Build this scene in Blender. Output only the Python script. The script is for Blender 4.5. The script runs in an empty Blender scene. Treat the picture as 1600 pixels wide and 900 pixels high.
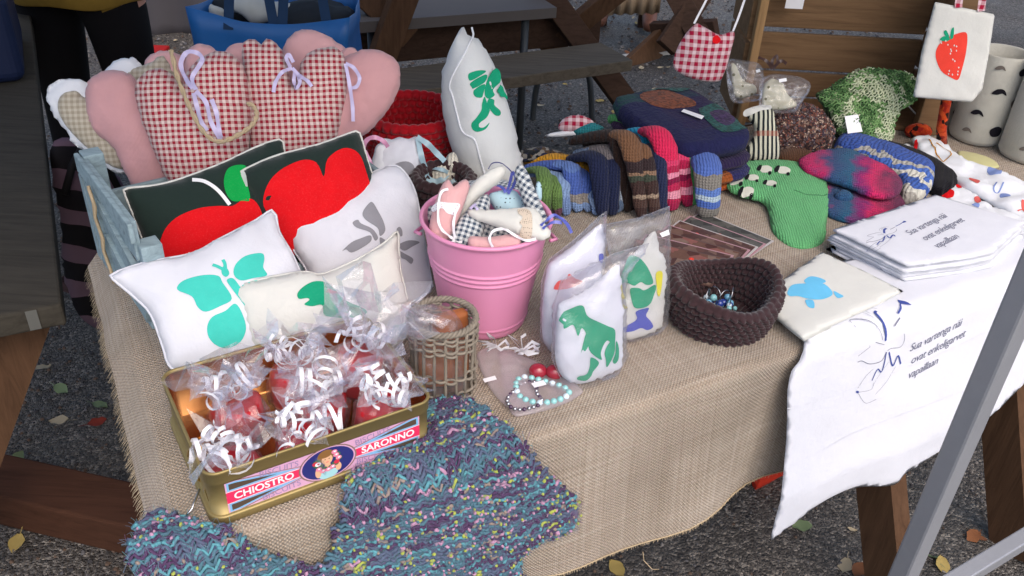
import bpy, bmesh, math, random
import numpy as np
from mathutils import Vector, Matrix, noise
from mathutils.geometry import delaunay_2d_cdt
R = math.radians
scene = bpy.context.scene
COL = scene.collection

# ------------------------------------------------------------------ camera
FPX, PITCH, ROLL = 1386.0, R(33), R(3)
CAM = Vector((0, 0, 1.6))
_c, _s = math.cos(ROLL), math.sin(ROLL)
_fw = Vector((0, math.cos(PITCH), -math.sin(PITCH)))
_r0 = Vector((1, 0, 0)); _u0 = Vector((0, math.sin(PITCH), math.cos(PITCH)))
IX = _r0*_c + _u0*_s
IY = -_r0*_s + _u0*_c
cam_d = bpy.data.cameras.new('camera')
cam_d.sensor_width = 36; cam_d.lens = 36*FPX/1600; cam_d.clip_start = 0.05; cam_d.clip_end = 400
cam = bpy.data.objects.new('camera', cam_d); COL.objects.link(cam)
cam.matrix_world = Matrix(((IX.x, IY.x, -_fw.x, CAM.x), (IX.y, IY.y, -_fw.y, CAM.y), (IX.z, IY.z, -_fw.z, CAM.z), (0, 0, 0, 1)))
scene.camera = cam
cam_d.dof.use_dof = False

# ------------------------------------------------------------------ light: overcast daylight
SUN_EL, SUN_ROT = R(52), R(155)      # rotation is measured from +Y, clockwise seen from above
world = bpy.data.worlds.new('World'); scene.world = world; world.use_nodes = True
wn = world.node_tree
sky = wn.nodes.new('ShaderNodeTexSky'); sky.sky_type = 'NISHITA'; sky.sun_disc = False
sky.sun_elevation = SUN_EL; sky.sun_rotation = SUN_ROT; sky.air_density = 1.0; sky.dust_density = 4.0; sky.ozone_density = 1.0
wbg = wn.nodes['Background']; wbg.inputs['Strength'].default_value = 0.15
wn.links.new(sky.outputs[0], wbg.inputs['Color'])
sun_d = bpy.data.lights.new('sun', 'SUN'); sun_d.energy = 0.6; sun_d.angle = R(70); sun_d.color = (1, 0.97, 0.93)
sun = bpy.data.objects.new('sun', sun_d); COL.objects.link(sun)
_sd = Vector((math.sin(SUN_ROT)*math.cos(SUN_EL), math.cos(SUN_ROT)*math.cos(SUN_EL), math.sin(SUN_EL)))
sun.rotation_euler = _sd.to_track_quat('Z', 'Y').to_euler()
vs = scene.view_settings
vs.view_transform = 'Standard'; vs.look = 'None'; vs.gamma = 1; vs.use_curve_mapping = False
vs.exposure = 0.78
scene.cycles.max_bounces = 8; scene.cycles.transparent_max_bounces = 24
scene.cycles.diffuse_bounces = 3; scene.cycles.glossy_bounces = 3; scene.cycles.transmission_bounces = 4

# ------------------------------------------------------------------ geometry helpers
TZ = 0.75                                   # table top height
TA = R(29)
TE = Vector((math.cos(TA), math.sin(TA), 0)); TN = Vector((-math.sin(TA), math.cos(TA), 0))
C0 = Vector((-0.40, 0.73, 0))
def T(s, t, z=TZ): return C0 + TE*s + TN*t + Vector((0, 0, z))
def ray(px, py): return (_fw + IX*((px-800)/FPX) + IY*((450-py)/FPX))
def P(px, py, z=TZ):
    d = ray(px, py); return CAM + d*((z-CAM.z)/d.z)
def PY(px, py, y):
    d = ray(px, py); return CAM + d*(y/d.y)

class Pl:
    """a working plane standing (lean 0) or lying (lean 90) at a spot; u right, v up the slope, w out of it"""
    def __init__(s, o, yaw=0, lean=0, spin=0):
        s.o = Vector(o); a, b = R(yaw), R(lean)
        rz = Matrix.Rotation(a, 3, 'Z')
        U = rz @ Vector((1, 0, 0)); V = rz @ Vector((0, math.sin(b), math.cos(b))); N = U.cross(V)
        if spin:
            q = Matrix.Rotation(R(spin), 3, N); U = q @ U; V = q @ V
        s.U, s.V, s.N = U, V, N
        s.m = Matrix(((U.x, V.x, N.x, s.o.x), (U.y, V.y, N.y, s.o.y), (U.z, V.z, N.z, s.o.z), (0, 0, 0, 1)))
    def to2(s, p, off=0):
        d = ray(*p); k = ((s.o + s.N*off - CAM).dot(s.N))/d.dot(s.N)
        q = CAM + d*k - s.o
        return (q.dot(s.U), q.dot(s.V))
    def to3(s, u, v, w=0): return s.o + s.U*u + s.V*v + s.N*w
def pl(px, py, z=TZ, yaw=0, lean=0, spin=0): return Pl(P(px, py, z), yaw, lean, spin)

def link(o, parent=None):
    COL.objects.link(o)
    if parent is not None: o.parent = parent
    return o
def mk(name, verts, faces, mat=None, parent=None, smooth=True, m=None, mats=None, midx=None):
    me = bpy.data.meshes.new(name)
    me.from_pydata([tuple(v) for v in verts], [], [tuple(f) for f in faces]); me.update()
    if mats:
        for x in mats: me.materials.append(x)
        if midx is not None: me.polygons.foreach_set('material_index', midx)
    elif mat: me.materials.append(mat)
    if smooth: me.polygons.foreach_set('use_smooth', [True]*len(me.polygons))
    o = bpy.data.objects.new(name, me)
    if m is not None: o.matrix_world = m
    return link(o, parent)
def tag(o, label, cat, group=None):
    o['label'] = label; o['category'] = cat
    if group: o['group'] = group
    return o
def struct(o): o['kind'] = 'structure'; return o
def stuff(o, label=None):
    o['kind'] = 'stuff'
    if label: o['label'] = label
    return o
def empty(name, loc, label=None, cat=None, group=None, rz=0):
    o = bpy.data.objects.new(name, None); o.location = loc; o.rotation_euler = (0, 0, rz); o.empty_display_size = .05
    link(o)
    if label: tag(o, label, cat, group)
    return o
class MB:
    """collects simple shapes in one mesh"""
    def __init__(s): s.v = []; s.f = []
    def add(s, vs, fs):
        n = len(s.v); s.v += [Vector(q) for q in vs]; s.f += [tuple(i+n for i in f) for f in fs]; return s
    def box(s, x0, x1, y0, y1, z0, z1, m=None):
        vs = [Vector(q) for q in ((x0,y0,z0),(x1,y0,z0),(x1,y1,z0),(x0,y1,z0),(x0,y0,z1),(x1,y0,z1),(x1,y1,z1),(x0,y1,z1))]
        if m is not None: vs = [m @ q for q in vs]
        return s.add(vs, [(0,3,2,1),(4,5,6,7),(0,1,5,4),(1,2,6,5),(2,3,7,6),(3,0,4,7)])
    def bar(s, a, b, w, h, up=Vector((0,0,1)), ext=0):
        a, b = Vector(a), Vector(b); d = (b-a).normalized(); a = a - d*ext; b = b + d*ext
        x = d.cross(up)
        if x.length < 1e-4: x = d.cross(Vector((1,0,0)))
        x.normalize(); y = x.cross(d).normalized()
        vs = []
        for p in (a, b):
            for i, j in ((-1,-1),(1,-1),(1,1),(-1,1)): vs.append(p + x*(i*w/2) + y*(j*h/2))
        return s.add(vs, [(0,3,2,1),(4,5,6,7),(0,1,5,4),(1,2,6,5),(2,3,7,6),(3,0,4,7)])
    def tube(s, pts, r, n=8, cap=True, flat=1.0):
        pts = [Vector(p) for p in pts]; N = len(pts)
        rs = r if isinstance(r, (list, tuple)) else [r]*N
        vs = []; up = None
        for i, p in enumerate(pts):
            d = (pts[min(i+1, N-1)] - pts[max(i-1, 0)])
            if d.length < 1e-9: d = Vector((0,0,1))
            d.normalize()
            if up is None:
                up = Vector((0,0,1)) if abs(d.z) < .9 else Vector((1,0,0))
            x = d.cross(up)
            if x.length < 1e-6: x = d.orthogonal()
            x.normalize(); up = x.cross(d).normalized()
            for k in range(n):
                a = 2*math.pi*k/n
                vs.append(p + x*(math.cos(a)*rs[i]) + up*(math.sin(a)*rs[i]*flat))
        fs = [(i*n+k, i*n+(k+1) % n, (i+1)*n+(k+1) % n, (i+1)*n+k) for i in range(N-1) for k in range(n)]
        if cap: fs += [tuple(range(n-1, -1, -1)), tuple((N-1)*n+k for k in range(n))]
        return s.add(vs, fs)
    def lathe(s, prof, n=32, c=(0,0,0), fn=None):
        c = Vector(c); vs = []
        for r, z in prof:
            for k in range(n):
                a = 2*math.pi*k/n
                q = Vector((r*math.cos(a), r*math.sin(a), z))
                vs.append(c + (fn(q, a) if fn else q))
        m = len(prof)
        fs = [(i*n+k, i*n+(k+1) % n, (i+1)*n+(k+1) % n, (i+1)*n+k) for i in range(m-1) for k in range(n)]
        return s.add(vs, fs)
    def ell(s, c, rx, ry, rz, n=8, m=5, rot=None):
        c = Vector(c); vs = []; fs = []
        for i in range(m+1):
            t = math.pi*i/m
            for k in range(n):
                a = 2*math.pi*k/n
                q = Vector((rx*math.sin(t)*math.cos(a), ry*math.sin(t)*math.sin(a), rz*math.cos(t)))
                if rot is not None: q = rot @ q
                vs.append(c + q)
        fs = [(i*n+k, (i+1)*n+k, (i+1)*n+(k+1) % n, i*n+(k+1) % n) for i in range(m) for k in range(n)]
        return s.add(vs, fs)
    def strip(s, pts, widths, wdir):
        """flat ribbon: pts with a width vector at each"""
        n = len(pts); vs = []
        for i, p in enumerate(pts):
            w = widths[i] if isinstance(widths, (list, tuple)) else widths
            d = wdir[i] if isinstance(wdir, (list, tuple)) else wdir
            vs += [Vector(p) - d*(w/2), Vector(p) + d*(w/2)]
        return s.add(vs, [(2*i, 2*i+1, 2*i+3, 2*i+2) for i in range(n-1)])
    def build(s, name, mat, parent=None, smooth=False, m=None): return mk(name, s.v, s.f, mat, parent, smooth, m)
def bevel(o, w=.004, seg=2):
    md = o.modifiers.new('bevel', 'BEVEL'); md.width = w; md.segments = seg; md.limit_method = 'ANGLE'
    return o
def solid(o, t=.001):
    md = o.modifiers.new('solid', 'SOLIDIFY'); md.thickness = t; md.offset = 0
    return o

def smooth_poly(pts, closed=True, step=None, n=6):
    """Catmull-Rom through the points"""
    out = []; N = len(pts)
    rng = range(N) if closed else range(N-1)
    for i in rng:
        if closed: p0, p1, p2, p3 = (pts[(i-1) % N], pts[i], pts[(i+1) % N], pts[(i+2) % N])
        else: p0, p1, p2, p3 = (pts[max(i-1, 0)], pts[i], pts[i+1], pts[min(i+2, N-1)])
        L = math.dist(p1, p2); k = n if not step else max(1, int(round(L/step)))
        for j in range(k):
            t = j/k
            out.append(tuple(.5*(2*b + (c-a)*t + (2*a-5*b+4*c-d)*t*t + (3*b-a-3*c+d)*t**3) for a, b, c, d in zip(p0, p1, p2, p3)))
    if not closed: out.append(tuple(pts[-1]))
    return out
def resample(pts, step):
    out = []; N = len(pts)
    for i in range(N):
        a, b = pts[i], pts[(i+1) % N]; k = max(1, int(round(math.dist(a, b)/step)))
        for j in range(k): out.append((a[0]+(b[0]-a[0])*j/k, a[1]+(b[1]-a[1])*j/k))
    return out
def area2(p): return sum(p[i][0]*p[(i+1) % len(p)][1] - p[(i+1) % len(p)][0]*p[i][1] for i in range(len(p)))/2
def inside(poly, X, Y):
    X = np.asarray(X, float); Y = np.asarray(Y, float); r = np.zeros(X.shape, bool)
    n = len(poly); j = n-1
    for i in range(n):
        xi, yi = poly[i]; xj, yj = poly[j]
        if yi != yj:
            c = ((yi > Y) != (yj > Y)) & (X < (xj-xi)*(Y-yi)/(yj-yi)+xi)
            r ^= c
        j = i
    return r
def fill(poly, g):
    """triangulate a polygon with interior points about g apart -> verts2, tris, number of rim verts"""
    if area2(poly) < 0: poly = poly[::-1]
    xs = [p[0] for p in poly]; ys = [p[1] for p in poly]
    vs = [Vector(p) for p in poly]
    nx = int((max(xs)-min(xs))/g)+2; ny = int((max(ys)-min(ys))/g)+2
    if nx > 1 and ny > 1:
        gx, gy = np.meshgrid(min(xs)+np.arange(nx)*g, min(ys)+np.arange(ny)*g)
        gx = gx + (np.arange(ny) % 2)[:, None]*g*.5
        ok = inside(poly, gx, gy)
        pa = np.array(poly)
        X = gx[ok]; Y = gy[ok]
        if len(X):
            d = np.min((X[:, None]-pa[None, :, 0])**2 + (Y[:, None]-pa[None, :, 1])**2, axis=1)
            k = d > (g*.45)**2
            vs += [Vector((float(a), float(b))) for a, b in zip(X[k], Y[k])]
    rv, re, rf, *_ = delaunay_2d_cdt(vs, [], [list(range(len(poly)))], 1, 1e-7)
    return [(v.x, v.y) for v in rv], [tuple(f) for f in rf]

class Puff:
    """a stuffed / folded soft shape grown from an outline in plane coordinates"""
    def __init__(s, outline, T, pw=.5, wr=0., wf=18., seed=0, edge=0., seam=0.):
        s.seam = seam
        s.o = outline if area2(outline) > 0 else outline[::-1]
        s.T, s.pw, s.wr, s.wf, s.seed, s.edge = T, pw, wr, wf, seed*7.31, edge
        a = np.array(s.o); lo = a.min(0); hi = a.max(0); L = max(hi-lo)
        s.h = L/56; s.lo = lo - 2*s.h
        nx, ny = (np.ceil((hi-lo)/s.h)+5).astype(int)
        gx, gy = np.meshgrid(s.lo[0]+np.arange(nx)*s.h, s.lo[1]+np.arange(ny)*s.h)
        m = inside(s.o, gx, gy).astype(float)
        f = np.zeros_like(m)
        for _ in range(700):
            f[1:-1, 1:-1] = m[1:-1, 1:-1]*(.25*(f[:-2, 1:-1]+f[2:, 1:-1]+f[1:-1, :-2]+f[1:-1, 2:])+1)
        f /= f.max()
        s.f = f; s.nx, s.ny = nx, ny
    def hn(s, u, v):
        x = (u-s.lo[0])/s.h; y = (v-s.lo[1])/s.h
        i = min(max(int(x), 0), s.nx-2); j = min(max(int(y), 0), s.ny-2); x -= i; y -= j
        f = s.f
        q = f[j, i]*(1-x)*(1-y)+f[j, i+1]*x*(1-y)+f[j+1, i]*(1-x)*y+f[j+1, i+1]*x*y
        return max(float(q), 0.)
    def w(s, u, v, side=1):
        q = s.hn(u, v)
        w = s.T*q**s.pw
        if s.seam: w -= min(w*.75, s.seam*math.exp(-((q-.11)/.045)**2))
        if s.wr:
            e = min(1, q*6)
            p = Vector((u*s.wf+s.seed, v*s.wf-s.seed*.7, side*3.1))
            n = noise.noise(p) + .5*noise.noise(p*2.3)
            w += s.wr*n*e
            if s.edge:
                n2 = noise.noise(p*3.1)
                w += s.edge*n2*math.exp(-((q-.12)/.12)**2)
        return w
def puff(name, plane, pts, T, mat, parent=None, smooth=True, pw=.5, wr=.0015, wf=18., seed=0, edge=0., back=1., g=None, raw=False, bend=None, rim=None, off=0., jag=0., seam=0.):
    """pts are picture points lying on the plane (raw: plane metres)"""
    p2 = pts if raw else [plane.to2(p, off) for p in pts]
    L = max(max(q[i] for q in p2)-min(q[i] for q in p2) for i in (0, 1))
    g = g or max(L/34, .004)
    if smooth: p2 = smooth_poly(p2, True, step=g*1.2)
    p2 = resample(p2, g*1.2)
    if jag:
        p2 = [(x+jag*noise.noise(Vector((x*90, y*90, seed))), y+jag*noise.noise(Vector((x*90, y*90, seed+9)))) for x, y in p2]
    pf = Puff(p2, T, pw, wr, wf, seed, edge, seam); pf.plane = plane; pf.bend = bend
    vs, fs = fill(pf.o, g)
    N = len(pf.o)
    V = []; F = []
    V += [(u, v, pf.w(u, v) if i >= N else 0.) for i, (u, v) in enumerate(vs)]
    F += fs
    bm_ = {}
    for i, (u, v) in enumerate(vs):
        if i < N: bm_[i] = i
        else: bm_[i] = len(V); V.append((u, v, -back*pf.w(u, v, -1)))
    F += [tuple(bm_[i] for i in reversed(f)) for f in fs]
    if bend: V = [bend(*q) for q in V]
    o = mk(name, V, F, mat, parent, True, None if parent else plane.m)
    if parent is not None: o.matrix_basis = parent.matrix_basis.inverted() @ plane.m
    pf.ob = o
    return pf
def on(pf, name, pts, mat, eps=.0012, smooth=True, raw=False, g=None, off=None):
    """a flat print lying on a puff"""
    pn = pf.plane
    p2 = pts if raw else [pn.to2(p, pf.T*.75 if off is None else off) for p in pts]
    L = max(max(q[i] for q in p2)-min(q[i] for q in p2) for i in (0, 1))
    if smooth: p2 = smooth_poly(p2, True, n=4)
    g = g or max(L/9, .004)
    p2 = resample(p2, g)
    try: vs, fs = fill(p2, g)
    except Exception as e: print('fill', name, e); return None
    V = [(u, v, pf.w(u, v)+eps) for u, v in vs]
    if pf.bend: V = [pf.bend(*q) for q in V]
    return mk(name, V, fs, mat, pf.ob, True)
def stroke(pf, name, pts, width, mat, eps=.0014, smooth=True, raw=False, off=None):
    pn = pf.plane
    p2 = pts if raw else [pn.to2(p, pf.T*.75 if off is None else off) for p in pts]
    if smooth and len(p2) > 2: p2 = smooth_poly(p2, False, n=6)
    V = []; n = len(p2)
    for i, (u, v) in enumerate(p2):
        a = p2[max(i-1, 0)]; b = p2[min(i+1, n-1)]; dx, dy = b[0]-a[0], b[1]-a[1]; l = math.hypot(dx, dy) or 1
        w = width[i*len(width)//n] if isinstance(width, (list, tuple)) else width
        for sg in (1, -1):
            uu, vv = u - dy/l*w/2*sg, v + dx/l*w/2*sg
            V.append((uu, vv, pf.w(uu, vv)+eps))
    if pf.bend: V = [pf.bend(*q) for q in V]
    return mk(name, V, [(2*i, 2*i+1, 2*i+3, 2*i+2) for i in range(n-1)], mat, pf.ob, True)
def text2(body, size, shear=0., offset=0., spacing=1.):
    cu = bpy.data.curves.new('txt', 'FONT'); cu.body = body; cu.size = size; cu.shear = shear; cu.offset = offset
    cu.align_x = 'CENTER'; cu.align_y = 'CENTER'; cu.resolution_u = 3; cu.space_character = spacing
    ob = bpy.data.objects.new('txt', cu); COL.objects.link(ob)
    dg = bpy.context.evaluated_depsgraph_get(); dg.update()
    me = bpy.data.meshes.new_from_object(ob.evaluated_get(dg))
    vs = [(v.co.x, v.co.y) for v in me.vertices]; fs = [tuple(p.vertices) for p in me.polygons]
    bpy.data.objects.remove(ob); bpy.data.curves.remove(cu); bpy.data.meshes.remove(me)
    return vs, fs
def curl(mb, p0, axis, rad, turns, pitch, width, seed=0, n=14):
    """a curled gift-ribbon spring"""
    rnd = random.Random(seed); ax = Vector(axis).normalized(); x = ax.orthogonal().normalized(); y = ax.cross(x)
    a0 = rnd.random()*6.28; pts = []; N = int(turns*n)
    drift = Vector((rnd.uniform(-1, 1), rnd.uniform(-1, 1), rnd.uniform(-.6, .2)))*pitch*.5
    p = Vector(p0)
    for i in range(N+1):
        t = i/n; a = a0+t*2*math.pi; r = rad*(.75+.35*math.sin(t*1.7+seed))
        pts.append(p + ax*(t*pitch) + drift*t*t*.4 + x*(math.cos(a)*r) + y*(math.sin(a)*r))
    mb.strip(pts, width, ax)
def dup(o, parent=None):
    c = o.copy(); COL.objects.link(c); c.parent = parent
    for ch in o.children: dup(ch, c)
    return c
def copyto(root, m, label=None, group=None):
    r = dup(root); r.matrix_world = m
    if label: r['label'] = label
    if group: r['group'] = group
    return r

def part(mb, name, mat, root, smooth=False):
    """mesh given in world metres becomes a part of root"""
    o = mb.build(name, mat, root, smooth); o.matrix_basis = root.matrix_basis.inverted(); return o
def place(o):
    """move the origin of a world-metre mesh to its base"""
    me = o.data; n = len(me.vertices); a = np.empty(n*3); me.vertices.foreach_get('co', a); a = a.reshape(-1, 3)
    lo, hi = a.min(0), a.max(0); c = np.array([(lo[0]+hi[0])/2, (lo[1]+hi[1])/2, lo[2]])
    me.vertices.foreach_set('co', (a-c).ravel()); me.update(); o.location = c; return o
def thing(mb, name, mat, label, cat, group=None, smooth=False):
    return tag(place(mb.build(name, mat, None, smooth)), label, cat, group)
# ------------------------------------------------------------------ materials
def C(*a):
    if len(a) == 1:
        h = a[0].lstrip('#'); a = [int(h[i:i+2], 16) for i in (0, 2, 4)]
    return tuple(((x/255+.055)/1.055)**2.4 if x/255 > .04045 else x/255/12.92 for x in a)+(1,)
class NT:
    def __init__(s, name):
        s.m = bpy.data.materials.new(name); s.m.use_nodes = True; s.t = s.m.node_tree
        s.bsdf = s.t.nodes['Principled BSDF']; s.out = s.t.nodes['Material Output']; s._co = None
    def n(s, typ, _o=0, **k):
        nd = s.t.nodes.new('ShaderNode'+typ)
        for a, b in k.items():
            if a.startswith('i'):
                key = a[1:]; key = int(key) if key.isdigit() else key.replace('_', ' ')
                s.set(nd.inputs[key], b)
            else: setattr(nd, a, b)
        return nd
    def set(s, inp, v):
        if isinstance(v, bpy.types.NodeSocket): s.t.links.new(v, inp)
        elif isinstance(v, bpy.types.Node): s.t.links.new(v.outputs[0], inp)
        else: inp.default_value = v
    def co(s):
        if s._co is None: s._co = s.n('TexCoord').outputs['Object']
        return s._co
    def xyz(s):
        nd = s.n('SeparateXYZ', i0=s.co()); return nd.outputs
    def math(s, op, a, b=0., c=0.): return s.n('Math', operation=op, i0=a, i1=b, i2=c).outputs[0]
    def mix(s, f, a, b, bt='MIX'):
        nd = s.t.nodes.new('ShaderNodeMix'); nd.data_type = 'RGBA'; nd.blend_type = bt
        s.set(nd.inputs[0], f); s.set(nd.inputs[6], a); s.set(nd.inputs[7], b); return nd.outputs[2]
    def noise(s, scale, detail=3, rough=.6, vec=None): return s.n('TexNoise', iVector=vec or s.co(), iScale=scale, iDetail=detail, iRoughness=rough).outputs[0]
    def ramp(s, f, stops, interp='LINEAR'):
        nd = s.n('ValToRGB', i0=f); cr = nd.color_ramp; cr.interpolation = interp
        while len(cr.elements) < len(stops): cr.elements.new(.5)
        for e, (p, c) in zip(cr.elements, stops): e.position = p; e.color = c
        return nd.outputs[0]
    def bump(s, h, strength=.5, dist=.002, prev=None):
        nd = s.n('Bump', iStrength=strength, iDistance=dist, iHeight=h)
        if prev is not None: s.set(nd.inputs['Normal'], prev)
        return nd.outputs[0]
    def fin(s, col, rough=.85, spec=.2, normal=None, metal=0., sheen=0., **k):
        b = s.bsdf; s.set(b.inputs['Base Color'], col); s.set(b.inputs['Roughness'], rough)
        s.set(b.inputs['Specular IOR Level'], spec); s.set(b.inputs['Metallic'], metal)
        if normal is not None: s.set(b.inputs['Normal'], normal)
        if sheen: b.inputs['Sheen Weight'].default_value = sheen; b.inputs['Sheen Roughness'].default_value = .5
        for a, v in k.items(): s.set(b.inputs[a.replace('_', ' ')], v)
        return s.m
def shade(c, f): return tuple(min(1, x*f) for x in c[:3])+(1,)
def M(name, col, rough=.8, var=.15, vs=25., bump=.0, bs=300., spec=.25, metal=0., sheen=0., **k):
    n = NT(name)
    c = n.mix(n.noise(vs, 4), shade(col, 1-var), shade(col, 1+var)) if var else col
    nm = n.bump(n.noise(bs, 3), bump, .001) if bump else None
    return n.fin(c, rough, spec, nm, metal, sheen, **k)
def M_cloth(name, col, period=.0011, strength=.25, var=.05, sheen=.15):
    """woven cotton"""
    n = NT(name); x, y, z = n.xyz(); k = math.pi*2/period
    wv = n.math('ADD', n.math('SINE', n.math('MULTIPLY', x, k)), n.math('SINE', n.math('MULTIPLY', y, k)))
    nm = n.bump(wv, strength, .0003); nm = n.bump(n.noise(45, 4), .35, .004, nm)
    return n.fin(n.mix(n.noise(14, 4), shade(col, 1-var), shade(col, 1+var)), .9, .15, nm, 0, sheen)
def M_gingham(name, dark, light, cell=.006, ang=0.):
    n = NT(name); v = n.co()
    wob = n.n('TexNoise', iVector=v, iScale=16., iDetail=2.)
    v2 = n.n('VectorMath', operation='MULTIPLY_ADD', i0=wob.outputs['Color'], i1=(.006, .006, .006), i2=v).outputs[0]
    if ang: v2 = n.n('VectorRotate', rotation_type='Z_AXIS', iVector=v2, iAngle=R(ang)).outputs[0]
    sp = n.n('SeparateXYZ', i0=v2).outputs
    def st(a): return n.math('GREATER_THAN', n.math('FLOORED_MODULO', a, cell*2), cell)
    s = n.math('MULTIPLY', n.math('ADD', st(sp[0]), st(sp[1])), .5)
    mid = tuple(a*.5+b*.5 for a, b in zip(dark, light))
    c = n.ramp(s, [(0, light), (.33, mid), (.8, dark)], 'CONSTANT')
    c = n.mix(n.math('MULTIPLY', n.noise(30, 4), .25), c, shade(dark, .8))
    nm = n.bump(n.noise(900, 2), .3, .0005); nm = n.bump(n.noise(40, 4), .35, .004, nm)
    return n.fin(c, .9, .15, nm, 0, .2)
def M_knit(name, stops, axis=1, span=(0, .2), px=.0055, py=.0045, rib=False, wob=.006, var=.25, bump=.9, sheen=.08, interp='CONSTANT'):
    """knitting: stitch columns along one axis, stripes of colour along it"""
    n = NT(name); o = n.xyz(); a, b = o[axis], (o[0] if axis == 2 else o[1-axis])
    wb = n.math('MULTIPLY', n.math('SUBTRACT', n.noise(25, 2), .5), wob*3)
    col_ = n.math('ABSOLUTE', n.math('SINE', n.math('MULTIPLY', n.math('ADD', b, n.math('MULTIPLY', wb, .4)), math.pi/px)))
    row = n.math('SINE', n.math('ADD', n.math('MULTIPLY', a, 2*math.pi/py), n.math('MULTIPLY', col_, 2.4)))
    h = n.math('ADD', n.math('MULTIPLY', col_, 1.0), n.math('MULTIPLY', row, .3))
    if rib:
        h = n.math('ADD', h, n.math('MULTIPLY', n.math('SINE', n.math('MULTIPLY', b, 2*math.pi/(px*2.2))), 1.2))
    t = n.math('DIVIDE', n.math('SUBTRACT', n.math('ADD', a, wb), span[0]), span[1]-span[0])
    c = n.ramp(t, stops, interp) if len(stops) > 1 else stops[0][1]
    f = n.math('ADD', n.math('MULTIPLY', col_, .5), n.math('MULTIPLY', n.noise(220, 3), .5))
    c = n.mix(f, n.mix(1., c, (1-var*1.6, 1-var*1.6, 1-var*1.6, 1), 'MULTIPLY'), n.mix(1., c, (1+var, 1+var, 1+var, 1), 'MULTIPLY'))
    nm = n.bump(h, bump, .0016); nm = n.bump(n.noise(1500, 2), .4, .0006, nm)
    return n.fin(c, .95, .08, nm, 0, sheen)
def M_mottle(name, cols, scale=60., bump=.8, bs=160., rough=.95, sheen=.08, px=0):
    """yarn of many colours"""
    n = NT(name)
    v = n.n('TexVoronoi', iVector=n.co(), iScale=scale); f = n.n('SeparateColor', i0=v.outputs['Color']).outputs[0]
    k = len(cols)
    c = n.ramp(f, [(i/k, q) for i, q in enumerate(cols)], 'CONSTANT')
    c = n.mix(n.math('MULTIPLY', n.noise(bs*2, 3), .6), c, n.mix(1., c, (.35, .35, .35, 1), 'MULTIPLY'))
    nm = n.bump(n.noise(bs, 3), bump, .004)
    return n.fin(c, rough, .1, nm, 0, sheen)
def M_cello(name, tint=(.97, .97, 1, 1), haze=.07, rough=.06, gl=.03):
    n = NT(name)
    tr = n.n('BsdfTransparent', iColor=tint); g = n.n('BsdfGlossy', iColor=(1, 1, 1, 1), iRoughness=rough)
    df = n.n('BsdfDiffuse', iColor=(.93, .93, .97, 1)); tl = n.n('BsdfTranslucent', iColor=(.93, .93, .97, 1))
    nm = n.bump(n.noise(60, 4, .65), .5, .004)
    n.set(g.inputs['Normal'], nm)
    h = n.n('MixShader', i0=.5, i1=df, i2=tl)
    a = n.n('MixShader', i0=haze, i1=tr, i2=h)
    lw = n.n('LayerWeight', iBlend=.35); n.set(lw.inputs['Normal'], nm)
    f = n.math('ADD', n.math('MULTIPLY', lw.outputs['Fresnel'], .34), gl)
    b = n.n('MixShader', i0=f, i1=a, i2=g)
    n.t.links.new(b.outputs[0], n.out.inputs['Surface'])
    return n.m
def M_veil(name, col, cover=.35):
    n = NT(name)
    tr = n.n('BsdfTransparent'); df = n.n('BsdfDiffuse', iColor=col); tl = n.n('BsdfTranslucent', iColor=col)
    h = n.n('MixShader', i0=.4, i1=df, i2=tl); f = n.math('ADD', n.math('MULTIPLY', n.noise(700, 2), .25), cover-.12)
    a = n.n('MixShader', i0=f, i1=tr, i2=h); g = n.n('BsdfGlossy', iRoughness=.35, iColor=(1, 1, 1, 1))
    b = n.n('MixShader', i0=.04, i1=a, i2=g)
    n.t.links.new(b.outputs[0], n.out.inputs['Surface']); return n.m
def M_wood(name, col, grain=1., axis=0, rough=.85, spec=.12):
    n = NT(name); sc = [9., 9., 9.]; sc[axis] = .7
    mp = n.n('Mapping', iVector=n.co(), iScale=tuple(sc)).outputs[0]
    g = n.n('TexNoise', iVector=mp, iScale=7., iDetail=6., iRoughness=.65, iDistortion=.6).outputs[0]
    k = n.noise(3.5, 3)
    c = n.ramp(g, [(.25, shade(col, .55)), (.5, col), (.8, shade(col, 1.35))])
    c = n.mix(n.math('MULTIPLY', k, .5*grain), c, shade(col, .6))
    return n.fin(c, rough, spec, n.bump(g, .5, .003))
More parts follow.
